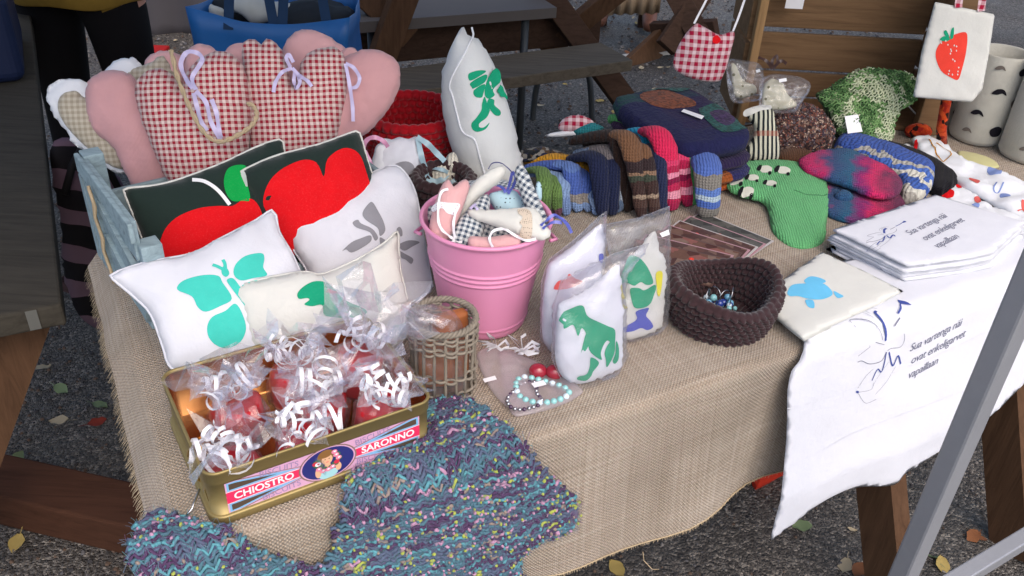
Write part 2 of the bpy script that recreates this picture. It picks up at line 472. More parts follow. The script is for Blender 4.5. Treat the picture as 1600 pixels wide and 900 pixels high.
def M_burlap():
    n = NT('burlap'); x, y, z = n.n('SeparateXYZ', i0=n.n('TexCoord').outputs['UV']).outputs
    wx = n.n('TexNoise', iVector=n.n('TexCoord').outputs['UV'], iScale=5., iDetail=3.).outputs[0]
    wb = n.math('MULTIPLY', n.math('SUBTRACT', wx, .5), .02)
    k = 2*math.pi/.0062
    a = n.math('MULTIPLY', n.math('ADD', x, wb), k); b = n.math('MULTIPLY', n.math('ADD', y, wb), k)
    sa, sb = n.math('SINE', a), n.math('SINE', b)
    over = n.math('MULTIPLY', sa, sb)                     # over-under weave
    gap = n.math('MULTIPLY', n.math('ABSOLUTE', n.math('COSINE', n.math('MULTIPLY', a, 1.))), n.math('ABSOLUTE', n.math('COSINE', b)))
    f = n.math('ADD', n.math('MULTIPLY', over, .28), .5)
    base = n.ramp(f, [(.15, C('#6f6256')), (.5, C('#9e8d7b')), (.9, C('#c0b09d'))])
    st = n.n('Mapping', iVector=n.n('TexCoord').outputs['UV'], iScale=(3, 260, 1)).outputs[0]
    s2 = n.n('Mapping', iVector=n.n('TexCoord').outputs['UV'], iScale=(260, 3, 1)).outputs[0]
    slub = n.math('ADD', n.n('TexNoise', iVector=st, iScale=1., iDetail=2.).outputs[0], n.n('TexNoise', iVector=s2, iScale=1., iDetail=2.).outputs[0])
    base = n.mix(n.math('MULTIPLY', n.math('SUBTRACT', slub, .75), .9), base, C('#d4c8ba'))
    base = n.mix(n.math('MULTIPLY', n.math('GREATER_THAN', gap, .8), .35), base, C('#4d4033'))
    big = n.n('TexNoise', iVector=n.n('TexCoord').outputs['UV'], iScale=4., iDetail=4.).outputs[0]
    base = n.mix(n.ramp(big, [(.42, (0, 0, 0, 1)), (.75, (.5, .5, .5, 1))]), base, C('#6f6252'))
    nm = n.bump(over, .8, .0015); nm = n.bump(slub, .4, .002, nm)
    return n.fin(base, .95, .08, nm, 0, .15)
def M_ground():
    n = NT('gravel_ground'); v = n.co()
    a = n.n('TexVoronoi', iVector=v, iScale=150.); b = n.n('TexVoronoi', iVector=v, iScale=330.)
    ca = n.n('SeparateColor', i0=a.outputs['Color']).outputs[0]
    c = n.ramp(ca, [(0, C('#3a3633')), (.4, C('#534e4a')), (.75, C('#68635e')), (.96, C('#918a82'))], 'LINEAR')
    c = n.mix(n.ramp(n.noise(1.1, 4), [(.35, (0, 0, 0, 1)), (.7, (1, 1, 1, 1))]), c, n.mix(1., c, (.62, .58, .55, 1), 'MULTIPLY'))
    h = n.math('ADD', n.math('MULTIPLY', a.outputs['Distance'], -1.), n.math('MULTIPLY', b.outputs['Distance'], -.5))
    return n.fin(c, n.ramp(n.noise(2.5, 2), [(.3, (.42, .42, .42, 1)), (.7, (.7, .7, .7, 1))]), .4, n.bump(h, .9, .012))
m_burlap = M_burlap(); m_ground = M_ground()
m_jute = M('jute', C('#b3a083'), .95, .2, 120, .4)
m_white = M_cloth('white_cotton', (.68, .69, .75, 1))
m_cream = M_cloth('cream_cotton', (.66, .66, .62, 1))
m_black = M_cloth('black_cotton', C('#202e2a'), var=.1)
m_pink = M_cloth('pink_linen', C('#cf9d9f'), .0022, .5, .12)
m_pink2 = M_cloth('pink_felt', C('#d5a5a6'), .0022, .4, .1)
m_ging = M_gingham('red_gingham', C('#981b30'), C('#e0d0c8'), .0052)
m_ging2 = M_gingham('crimson_gingham', C('#a01238'), C('#e2ccd0'), .0085)
m_gingg = M_gingham('grey_gingham', C('#39485c'), C('#d8dcdc'), .0042, 20)
m_gingb = M_gingham('beige_check', C('#9c9180'), C('#c2baa8'), .005)
m_frill = M_cloth('white_frill', (.74, .76, .80, 1))
def MP(name, col):
    """fabric paint rubbed through a stencil"""
    n = NT(name); c = n.mix(n.noise(35, 5), shade(col, .82), shade(col, 1.1))
    sp = n.ramp(n.noise(420, 3, .7), [(.52, (0, 0, 0, 1)), (.75, (1, 1, 1, 1))])
    c = n.mix(n.math('MULTIPLY', sp, .035), c, (.7, .7, .72, 1))
    return n.fin(c, .9, .12, n.bump(n.noise(600, 2), .25, .0006))
m_red = MP('red_print', C('#d8141c'))
m_green = MP('green_print', C('#0f9a46'))
m_dino = MP('emerald_print', C('#1a9a73'))
m_turq = MP('turquoise_print', C('#45c3b4'))
m_grey = MP('grey_print', C('#8f8f96'))
m_sky = MP('sky_print', C('#6cc0e8'))
m_yel = MP('yellow_print', C('#e0d428'))
m_navyp = MP('violet_blue_print', C('#4a55b4'))
m_coral = MP('coral_print', C('#ea4638'))
m_ink = M('blue_ink', C('#3f4f96'), .8, .1, 90)
m_ink2 = M('grey_ink', C('#6f7186'), .8, .1, 90)
m_rib_w = M('white_ribbon', (.82, .82, .86, 1), .35, .04, 60, spec=.5)
m_rib_l = M('lavender_ribbon', C('#c9c0e4'), .35, .05, 60, spec=.5)
m_rib_b = M('blue_ribbon', C('#5a63b8'), .35, .05, 60, spec=.5)
m_rib_n = M('navy_ribbon', C('#34356e'), .4, .05, 60, spec=.5)
m_rib_p = M('pink_ribbon', C('#d99abc'), .35, .05, 60, spec=.5)
m_rib_s = M('pale_blue_ribbon', C('#9fbcc8'), .35, .05, 60, spec=.5)
m_rib_br = M('brown_ribbon', C('#3c2622'), .4, .05, 60, spec=.5)
m_cello = M_cello('cellophane', haze=.09)
m_bag = M_cello('clear_bag', haze=.08, gl=.05)
m_veil = M_veil('organza', C('#e2d6dc'), .32)
m_paper = M('paper', (.8, .8, .82, 1), .7, .04, 40)
m_pail = M('pink_paint', C('#de90b5'), .36, .04, 12, .08, 60, .5)
m_gold = M('gold_tin', C('#978556'), .45, .08, 30, .05, 80, .5, .5)
m_goldin = M('gold_inside', C('#b97f4a'), .25, .1, 30, .05, 80, .5, .9)
m_wood_d = M_wood('dark_wood', C('#46342a'))
m_wood_g = M_wood('weathered_wood', C('#655c50'))
m_wood_c = M_wood('crate_wood', C('#7d6248'))
m_wood_l = M_wood('pale_batten', C('#9a7a55'), axis=2)
m_wood_b = M_wood('blue_grey_paint', C('#93a7ae'), .6)
m_wood_o = M_wood('brown_leg', C('#58402f'), axis=2)
m_alu = M('aluminium', C('#9c9ea4'), .42, .08, 40, .1, 200, .5, .35)
m_steel = M('steel_wire', C('#b8b8bc'), .25, 0, metal=1.)
m_pipe = M('grey_pipe', C('#4c5054'), .5, .1, 20, metal=.5)
m_wicker = M('willow', C('#857c70'), .7, .3, 60, .4, 150)
# ------------------------------------------------------------------ the ground
rnd = random.Random(5)
def ground_mesh():
    xs = [-60, -20, -8] + [(-4 + .1*i) for i in range(81)] + [8, 20, 60]
    ys = [-40, -10, -2] + [(-.5 + .1*i) for i in range(76)] + [10, 25, 90]
    V = []; F = []
    for y in ys:
        for x in xs:
            near = -4 <= x <= 4 and -.5 <= y <= 7
            z = .012*noise.noise(Vector((x*1.7, y*1.7, 0)))+.006*noise.noise(Vector((x*6, y*6, 3))) if near else 0
            V.append((x, y, z))
    nx = len(xs)
    F = [(j*nx+i, j*nx+i+1, (j+1)*nx+i+1, (j+1)*nx+i) for j in range(len(ys)-1) for i in range(nx-1)]
    return struct(mk('ground', V, F, m_ground))
ground_mesh()
def stones(name, n, area, smin, smax, mats, seed):
    r = random.Random(seed); V = []; F = []; idx = []
    for _ in range(n):
        c = Vector((r.uniform(area[0], area[1]), r.uniform(area[2], area[3]), 0.002))
        s = r.uniform(smin, smax)*r.uniform(.6, 1.); q = Matrix.Rotation(r.random()*6.28, 3, 'Z')
        o = [Vector((math.cos(a)*s*r.uniform(.7, 1.2), math.sin(a)*s*r.uniform(.7, 1.2), 0)) for a in (0, 1.25, 2.5, 3.8, 5.)]
        n0 = len(V); V += [c+q@p for p in o] + [c+q@(p*.55)+Vector((0, 0, s*r.uniform(.5, .9))) for p in o]
        k = r.randrange(len(mats))
        for i in range(5): F.append((n0+i, n0+(i+1) % 5, n0+5+(i+1) % 5, n0+5+i)); idx.append(k)
        F.append(tuple(n0+5+i for i in range(5))); idx.append(k)
    return stuff(mk(name, V, F, None, None, False, None, mats, idx))
m_st = [M('stone_dark', C('#3b393b'), .8, .2, 40), M('stone_mid', C('#5a585a'), .8, .2, 40), M('stone_pale', C('#787370'), .8, .2, 40), M('stone_brown', C('#5a4a40'), .8, .2, 40)]
o = stones('gravel', 4500, (.2, 2.4, .9, 2.4), .002, .007, m_st[:2]+m_st[3:]+m_st[:3], 3); o['label'] = 'loose grey gravel on the ground in front of the stall'
o = stones('gravel', 5000, (-2.2, -.4, 1.0, 3.0), .003, .008, m_st[:2]+m_st[3:], 4); o['label'] = 'dark loose gravel under the stall on the left'
o = stones('gravel', 6000, (-2.6, 2.2, 3.2, 6.2), .005, .014, m_st, 6); o['label'] = 'pale gravel on the ground behind the stall'

# fallen leaves
m_leaf = [M('leaf_yellow', C('#9c8850'), .6, .25, 60), M('leaf_brown', C('#7c5034'), .6, .3, 60), M('leaf_green', C('#6c7c5a'), .6, .25, 60), M('leaf_pale', C('#a89a80'), .6, .2, 60), M('leaf_red', C('#7a2f22'), .6, .3, 60)]
def leaf_mesh(name, mat, seed):
    r = random.Random(seed); n = 7; V = [(-.55, 0, .004)]; L = []; Rr = []
    for i in range(n):
        t = i/(n-1); w = .30*math.sin(math.pi*min(1, t*.92+.06))**.8*(1+r.uniform(-.12, .12)); x = -.35+.85*t
        z = .05*math.sin(t*3+seed)+.02
        L.append((x, w, z+.10*r.random())); Rr.append((x, -w, z+.10*r.random()))
    mid = [(-.35+.85*i/(n-1), 0, .04*math.sin(i/(n-1)*3+seed)+.01) for i in range(n)]
    V = L+mid+Rr; F = []
    for i in range(n-1): F += [(n+i, n+i+1, i+1, i), (2*n+i, 2*n+i+1, n+i+1, n+i)]
    k = len(V); V += [(-.33, .015, .01), (-.33, -.015, .01), (-.75, -.03, .02), (-.75, .0, .02)]; F.append((k, k+1, k+2, k+3))
    me = bpy.data.meshes.new(name); me.from_pydata(V, [], F); me.materials.append(mat); me.polygons.foreach_set('use_smooth', [True]*len(F)); return me
leafs = [leaf_mesh('fallen_leaf', m_leaf[i % 5], i) for i in range(10)]
def leaf(x, y, s, k, label, group=None):
    o = bpy.data.objects.new('fallen_leaf', leafs[k]); link(o); o.location = (x, y, .006)
    o.rotation_euler = (rnd.uniform(-.25, .25), rnd.uniform(-.25, .25), rnd.uniform(0, 6.28)); o.scale = (s, s, s)
    tag(o, label, 'leaf', group)
for px, py, k, lab in ((60, 543, 2, 'large pale green fallen leaf left of the hanging burlap edge'), (95, 610, 2, 'grey green leaf on dark ground nearest the burlap fringe'),
        (155, 636, 2, 'small green fallen leaf close to the burlap fringe'), (150, 663, 4, 'rust brown crumpled leaf on dark soil near the fringe'), (95, 660, 3, 'tan fallen leaf beside the rust brown leaf'),
        (27, 722, 2, 'pale green leaf lying just above the wooden beam'), (28, 850, 0, 'yellow fallen leaf in front of the wooden beam'), (65, 578, 3, 'beige fallen leaf on the soil beside the left bench leg'),
        (1250, 825, 2, 'green leaf on gravel below the corner of the white cloth'), (1470, 888, 0, 'yellow leaf beside the foot of the metal pole'), (1456, 872, 2, 'green leaf touching the yellow leaf by the pole'),
        (1320, 885, 3, 'pale tan leaf at the lower edge of the gravel'), (1465, 700, 0, 'yellow leaf on gravel behind the metal pole under the cloth'), (1580, 780, 1, 'orange brown leaf on gravel right of the metal pole'),
        (1340, 895, 1, 'brown curled leaf at the bottom edge next to the tan leaf'), (1520, 840, 1, 'dull brown leaf right of the pole foot'), (965, 893, 0, 'yellow leaf scrap at bottom under the burlap hem')):
    q = P(px, py, 0); leaf(q.x, q.y, .055 if py > 500 else .05, k+5*(px % 2), lab)
G = 'small leaves scattered over the ground behind the stall'
for i in range(150):
    y = rnd.uniform(3.3, 6.3); x = rnd.uniform(-2.6, 2.4)*y/6
    leaf(x, y, rnd.uniform(.03, .06), rnd.choice((0, 3, 3, 0, 1, 5, 8, 8)), 'small pale fallen leaf on the gravel behind the stall', G)
for i in range(14):
    leaf(rnd.uniform(.75, 1.5), rnd.uniform(1.25, 2.0), rnd.uniform(.02, .035), rnd.choice((1, 3, 6)), 'small dull leaf scrap on the gravel below the white cloth', 'leaf scraps in front of the stall')

# ------------------------------------------------------------------ canopy over the stall
def canopy():
    e = empty('market_canopy', T(.93, -.355, 0), 'white market canopy on aluminium legs standing over the stall', 'canopy')
    m = NT('canopy_cloth'); df = m.n('BsdfDiffuse', iColor=(.45, .45, .47, 1)); tl = m.n('BsdfTranslucent', iColor=(.20, .20, .21, 1)); mx = m.n('MixShader', i0=.5, i1=df, i2=tl)
    m.t.links.new(mx.outputs[0], m.out.inputs['Surface'])
    V = []; F = []; s0, s1, t0, t1 = CAN
    ns, nt = 24, 16
    for j in range(nt+1):
        for i in range(ns+1):
            a = i/ns; b = j/nt
            z = 2.15 + .55*min(min(a, 1-a)*3, min(b, 1-b)*2.) - .03*math.sin(a*18)*math.sin(b*9)
            V.append(T(s0+(s1-s0)*a, t0+(t1-t0)*b, z))
    F = [(j*(ns+1)+i, j*(ns+1)+i+1, (j+1)*(ns+1)+i+1, (j+1)*(ns+1)+i) for j in range(nt) for i in range(ns)]
    mb = MB(); mb.v = V; mb.f = F; part(mb, 'roof_cloth', m.m, e, True)
    for (s, t) in ((.938, -.355), (s1-.02, t0+.02), (s1-.02, t1-.02), (s0+.02, t1-.02)):
        mb = MB(); a = T(s, t, 0); b = T(s, t, 2.16)
        mb.bar(a, b, .030, .030, up=TN); q = part(mb, 'leg', m_alu, e); bevel(q, .004)
        mb = MB(); mb.box(-.05, .05, -.05, .05, 0, .008, Matrix.Translation(a)); part(mb, 'foot_plate', m_alu, e)
CAN = (-1.0, 5.0, -.38, 1.8)
canopy()
mb = MB(); a = P(1440, 940, .25); b = P(1660, 805, .25); mb.bar(a, b, .03, .03); o = thing(mb, 'metal_rail', m_alu, 'thin grey metal rail low behind the canopy leg at lower right', 'rail'); bevel(o, .003)

# ------------------------------------------------------------------ the display table (a wooden picnic table) and burlap
def display_table():
    e = empty('display_table', T(1.0, .35, 0), 'wooden picnic table under the burlap cloth carrying all the wares', 'table')
    for i in range(6):
        t0 = -.035+i*.133; mb = MB(); mb.box(.012, 2.25, t0, t0+.128, -.038, -.004, Matrix.Translation(T(0, 0, TZ)) @ Matrix.Rotation(TA, 4, 'Z'))
        o = part(mb, 'plank', m_wood_d, e); bevel(o, .004)
    for s in (.35, 1.35, 1.75):
        for a, b in ((.18, -.16), (.55, .89)):
            mb = MB(); mb.bar(T(s, a, .71), T(s, b, 0.0), .095, .045, up=TE); part(mb, 'leg', m_wood_o, e)
        mb = MB(); mb.bar(T(s+.05, .0, .66), T(s+.05, .70, .66), .045, .09); part(mb, 'crossbar', m_wood_o, e)
display_table()
HEM = -.285
def burlap():
    ss = [-.055, -.045, -.035, -.026, -.018, -.010, -.004, .002, .010] + [.025+.02*i for i in range(112)]
    ts = [HEM*(1-i/22) for i in range(22)] + [-.006, .0, .006, .012, .02] + [.035+.02*i for i in range(38)]
    V = []; UV = []
    for t in ts:
        for s in ss:
            w = .0042*noise.noise(Vector((s*7, t*9, 0)))+.0016*noise.noise(Vector((s*30, t*30, 1)))
            S, Tt, z = s, t, 0.
            if t < .012:                                  # front drop over a rounded edge
                q = .012-t; r = .014
                if q < r*1.57: th = q/r; Tt, z = .012-r*math.sin(th), -r*(1-math.cos(th))
                else: Tt, z = .012-r, -r-(q-r*1.57)
                d = -z
                fold = .016*math.sin(s*10+1)+.010*math.sin(s*23+2.2)+.006*noise.noise(Vector((s*6, t*5, 4)))
                Tt -= (fold+.012)*min(1, d/.28)
                if t == ts[0]: z += .006*noise.noise(Vector((s*7, 0, 9)))
            if s < .002:
                q = .002-s; r = .012
                dz = -(q**1.25)*1.5 - .004*noise.noise(Vector((t*14, 0, 2)))*(q/.05)
                S = .002 - q*.62; z += dz + .010*math.sin(t*17)*q/.05
                S += .004*noise.noise(Vector((t*11, 2, 2)))*(q/.05)
            V.append(T(S+.010, Tt-.045, TZ+.003+z+w)); UV.append((s, t))
    nx = len(ss); F = [(j*nx+i, j*nx+i+1, (j+1)*nx+i+1, (j+1)*nx+i) for j in range(len(ts)-1) for i in range(nx-1)]
    o = mk('burlap_cloth', V, F, m_burlap); me = o.data
    uv = me.uv_layers.new(name='UVMap')
    idx = np.empty(len(me.loops), int); me.loops.foreach_get('vertex_index', idx)
    uv.data.foreach_set('uv', np.array(UV)[idx].ravel())
    tag(o, 'beige burlap tablecloth with frayed edges hanging over the table front', 'tablecloth')
    r = random.Random(2); mb = MB()
    left = [V[j*nx] for j in range(len(ts)) if ts[j] > -.01]
    for i in range(len(left)-1):
        for k in range(7):
            a = left[i].lerp(left[i+1], (k+r.random()*.6)/7); L = r.uniform(.010, .022)
            d = (-TE*.55 + Vector((0, 0, -.8)) + TN*r.uniform(-.35, .35)).normalized()
            mb.strip([a+Vector((.001, 0, .0006)), a+d*L*.5, a+d*L+TN*r.uniform(-.003, .003)], [.0014, .0012, .0008], TN)
    bot = V[:nx]
    for i in range(nx-1):
        for k in range(6):
            a = bot[i].lerp(bot[i+1], (k+r.random()*.6)/6); L = r.uniform(.004, .009)
            mb.strip([a, a+Vector((r.uniform(-.002, .002), 0, -L))], [.0013, .0008], TE)
    stuff(part(mb, 'fringe', m_jute, o, True))
    mb = MB(); mb.tube([q+TN*-.001+Vector((0, 0, .001)) for q in bot[::2]], .0012, 5, False); part(mb, 'hem_thread', m_jute, o, True)
    mb = MB(); a = T(.68, -.085, .46); mb.tube([a, a+Vector((.004, 0, -.02)), a+Vector((.02, 0, -.04)), a+Vector((.03, -.004, -.035))], .0008, 4); part(mb, 'loose_thread', m_jute, o)
burlap()

# ------------------------------------------------------------------ left: neighbouring table, cooler, beam, tote
def left_side():
    e = empty('neighbour_table', P(-60, 400, 0), 'grey weathered wooden table at the left edge of the photo', 'table')
    zt = .70
    c1 = P(101, 474, zt); c2 = P(58, 90, zt); d = (c2-c1).normalized(); n = Vector((-d.y, d.x, 0))
    if n.x > 0: n = -n
    for i in range(3):
        mb = MB(); a = c1 + n*(.005+i*.165); L = 2.3
        q = [a, a+n*.16, a+n*.16+d*L, a+d*L]; lo = [p-Vector((0, 0, .045)) for p in q]
        mb.add(lo+q, [(0,3,2,1),(4,5,6,7),(0,1,5,4),(1,2,6,5),(2,3,7,6),(3,0,4,7)]); bevel(part(mb, 'plank', M_wood('left_table_wood', C('#433f38')) if i == 0 else bpy.data.materials['left_table_wood'], e), .005)
    mb = MB(); a = c1+n*.02-Vector((0, 0, .022)); mb.bar(a-d*.002, a+n*.035*0-d*.003+Vector((0, 0, .0)), .02, .04)
    mb = MB(); k = c1+n*.045-d*.0025+Vector((0, 0, -.04)); mb.add([k, k+n*.018, k+n*.018+Vector((0, 0, .04)), k+Vector((0, 0, .04))], [(0,1,2,3),(3,2,1,0)][:1]); part(mb, 'paper_sticker', M('worn_sticker', C('#62625e'), .8), e)
    for f in (.12, 1.9):
        mb = MB(); a = c1+d*f+n*.07-Vector((0, 0, .05)); mb.bar(a, a+n*.36-d*.1+Vector((0, 0, -zt+.05)), .10, .045, up=d); part(mb, 'leg', m_wood_o, e)
    # cooler bag on it
    b = c1.lerp(c2, .86)+n*.20; m_nav = M('navy_nylon', C('#16213f'), .6, .15, 20, .2, 60)
    m = Matrix.Translation(b) @ Matrix.Rotation(math.atan2(d.y, d.x)-R(90), 4, 'Z')
    mb = MB(); mb.box(-.17, .17, -.02, .40, .001, .24, m); o = thing(mb, 'cooler_bag', m_nav, 'dark navy cooler bag on the grey table at upper left', 'bag'); bevel(o, .03, 4)
    mb = MB(); mb.box(.03, .09, -.023, -.0205, .11, .145, m); q = mb.build('label_patch', M('orange_patch', C('#7c3a2c'), .8), o); q.matrix_basis = o.matrix_basis.inverted()
    mb = MB(); mb.tube([m @ Vector((x, .19, .24+.09*math.sin(math.pi*(x+.12)/.24))) for x in [-.12+.03*i for i in range(9)]], .01, 6); q = mb.build('handle', m_nav, o, True); q.matrix_basis = o.matrix_basis.inverted()
    # beam on the ground
    mb = MB(); a = P(-120, 735, .05); b2 = P(290, 830, .05); mb.bar(a, b2, .12, .10); bevel(thing(mb, 'wooden_beam', M_wood('beam_wood', C('#4a3024')), 'dark brown wooden beam lying on the ground at lower left', 'beam'), .006)
    # striped tote hanging between the tables
    pn = Pl(P(150, 470, .30), 62, 8)
    mt = NT('striped_tote'); x, y, z = mt.xyz(); s = mt.math('SINE', mt.math('ADD', mt.math('MULTIPLY', mt.math('ADD', mt.math('MULTIPLY', x, .5), y), 62.), mt.math('MULTIPLY', mt.noise(5, 2), 5.)))
    mtm = mt.fin(mt.mix(mt.math('GREATER_THAN', s, -.1), C('#5e4a56'), C('#0d0a0f')), .8)
    pf = puff('striped_bag', pn, [(78, 235), (110, 215), (150, 240), (200, 300), (235, 380), (240, 480), (190, 520), (130, 500), (105, 440), (95, 340)], .05, mtm, wr=.008, seed=3)
    tag(pf.ob, 'dusky pink and black striped bag between the left table and burlap', 'bag')
    mb = MB(); mb.tube([pn.to3(*pn.to2(p), .05) for p in ((80, 300), (92, 255), (110, 220), (140, 245), (170, 300))], .009, 6); q = mb.build('strap', M('black_strap', C('#0c0a0c'), .8), pf.ob, True); q.matrix_basis = pf.ob.matrix_basis.inverted()
    mb = MB(); mb.bar(P(98, 440, .35), P(240, 500, .3), .03, .03); thing(mb, 'brace_bar', M_wood('mauve_bar', C('#4b3a3c')), 'thin brownish bar running under the table behind the burlap fringe', 'bar')
left_side()

# ------------------------------------------------------------------ behind: benches and tables
def bench_behind():
    e = empty('picnic_bench', P(790, 185, 0), 'dark wooden picnic bench with crossed legs behind the white dragon cushion', 'bench')
    def B(name, a, b, w, h, mat, up=Vector((0, 0, 1))):
        mb = MB(); mb.bar(a, b, w, h, up); o = part(mb, name, mat, e); bevel(o, .004); return o
    # seat
    a = P(500, 152, .44); b = P(962, 88, .44); B('seat_plank', a, b, .24, .045, m_wood_g)
    dirv = (b-a).normalized(); nrm = Vector((-dirv.y, dirv.x, 0))
    # back rail
    a2 = P(500, 80, .46)+nrm*.0; b2 = P(935, 42, .46); B('back_rail', a2, b2, .045, .13, m_wood_d)
    # crossed legs at both ends
    for px, ((p, q), (r_, t_)) in ((0, (((840, -30), (1000, 190)), ((985, -30), (850, 80)))), (1, (((640, -30), (560, 190)), ((545, -30), (640, 60))))):
        y = (b2.y+b.y)/2 if px == 0 else (a2.y+a.y)/2+.1
        o1 = B('leg', PY(*p, y+.02), PY(*q, y-.02), .10, .05, m_wood_o if px else m_wood_d, up=nrm)
        B('leg', PY(*r_, y+.09), PY(*t_, y+.09), .09, .05, m_wood_o, up=nrm)
    # pipe supports
    e2 = empty('pipe_bench_frame', P(920, 185, 0), 'bent grey steel pipe frame standing under the dark bench', 'frame')
    for pts in (((925, 190), (922, 130), (912, 108), (880, 100)), ((832, 190), (836, 150), (842, 120), (846, 100))):
        mb = MB(); y = P(925, 190, 0).y
        mb.tube([PY(*p, y+.05*i) for i, p in enumerate(smooth_poly(pts, False, n=4))] if False else [PY(*p, y) for p in smooth_poly(pts, False, n=5)], .014, 8); part(mb, 'pipe_leg', m_pipe, e2, True)
    # grey table far behind
    e = empty('grey_table', P(740, 40, 0), 'grey topped table at the top edge behind the dark bench', 'table')
    a = P(560, 35, .62); b = P(870, 12, .62); mb = MB(); d = (b-a).normalized(); n = Vector((-d.y, d.x, 0))
    q = [a, b, b+n*.8, a+n*.8]; mb.add([p-Vector((0, 0, .04)) for p in q]+q, [(0,3,2,1),(4,5,6,7),(0,1,5,4),(1,2,6,5),(2,3,7,6),(3,0,4,7)]); part(mb, 'table_top', M('grey_laminate', C('#57514e'), .75, .1, 6), e)
    for p in ((838, 20), (590, 35)):
        t = P(*p, .62)+n*.1; mb = MB(); mb.tube([t-Vector((0, 0, .04)), Vector((t.x, t.y, 0))], .016, 8); part(mb, 'pipe_leg', m_pipe, e, True)
bench_behind()
def right_frame():
    e = empty('trestle_frame', P(1040, 100, 0), 'brown wooden trestle legs beyond the stacked blankets', 'trestle')
    y = P(990, 105, 0).y
    for p, q, w, m in (((1045, 52), (985, 108), .13, m_wood_o), ((1020, 48), (1120, 45), .10, m_wood_d), ((1045, -30), (1095, 60), .12, m_wood_d), ((1110, -30), (1040, 75), .12, m_wood_d)):
        mb = MB(); mb.bar(PY(*p, y+.3), PY(*q, y+.05), w, .05, up=Vector((0, -1, 0))); bevel(part(mb, 'board', m, e), .004)
    mb = MB(); mb.bar(P(960, 92, .02), P(1120, 70, .02), .05, .02); thing(mb, 'pale_board', M('pale_board', C('#a8a49e'), .7), 'pale narrow board lying on the gravel behind the blankets', 'board')
right_frame()
def far_stall():
    e = empty('far_stall_table', P(990, 35, 0), 'far table with brown cloth hanging in front of blue jeans', 'table')
    mt = M('brown_hessian', C('#8d7a64'), .95, .25, 30, .5, 120)
    y = 5.0; a = PY(948, 23, y); b = PY(1030, 21, y)
    V = []; n = 24
    for j in range(9):
        for i in range(n+1):
            q = a.lerp(b, i/n); q = Vector((q.x, q.y-.02*math.sin(i*1.3)*(1-j/8), q.z+(.62)*j/8)); V.append(q)
    F = [(j*(n+1)+i, j*(n+1)+i+1, (j+1)*(n+1)+i+1, (j+1)*(n+1)+i) for j in range(8) for i in range(n)]
    mb = MB(); mb.v = V; mb.f = F; solid(part(mb, 'hanging_cloth', mt, e, True), .004)
    mb = MB(); mb.box(a.x-.02, b.x+.02, y-.02, y+.55, a.z+.60, a.z+.63); part(mb, 'table_top', m_wood_d, e)
    for x in (a.x+.01, b.x-.05):
        mb = MB(); mb.box(x, x+.04, y+.48, y+.52, 0, a.z+.60); part(mb, 'leg', m_wood_d, e)
    # grey covered counter at upper left
    e = empty('tarp_table', P(230, 60, 0), 'dark grey covered table beyond the person in black trousers', 'table')
    y = 4.9; a = PY(150, 66, y); b = PY(480, 58, y); mb = MB()
    V = []; n = 30
    for j in range(7):
        for i in range(n+1):
            q = a.lerp(b, i/n); V.append(Vector((q.x, q.y-.03*math.sin(i*.9)*(1-j/6), q.z+.015*math.sin(i*1.4)*(1-j/6)+.55*j/6)))
    mb.v = V; mb.f = [(j*(n+1)+i, j*(n+1)+i+1, (j+1)*(n+1)+i+1, (j+1)*(n+1)+i) for j in range(6) for i in range(n)]
    solid(part(mb, 'cover', M('grey_tarp', C('#4a474b'), .7, .1, 5), e, True), .004)
    mb = MB(); mb.box(a.x, b.x, y, y+.7, a.z+.52, a.z+.56); part(mb, 'table_top', m_wood_d, e)
    for x in (a.x+.02, b.x-.06):
        mb = MB(); mb.box(x, x+.04, y+.6, y+.64, 0, a.z+.52); part(mb, 'leg', m_wood_d, e)
    q = P(222, 90, .05); mb = MB(); mb.box(q.x-.09, q.x+.09, q.y-.03, q.y+.15, .0, .07); bevel(thing(mb, 'red_crate', M('red_plastic', C('#a01c1c'), .5), 'red plastic box on the ground beside black trousers', 'box'), .006)
far_stall()
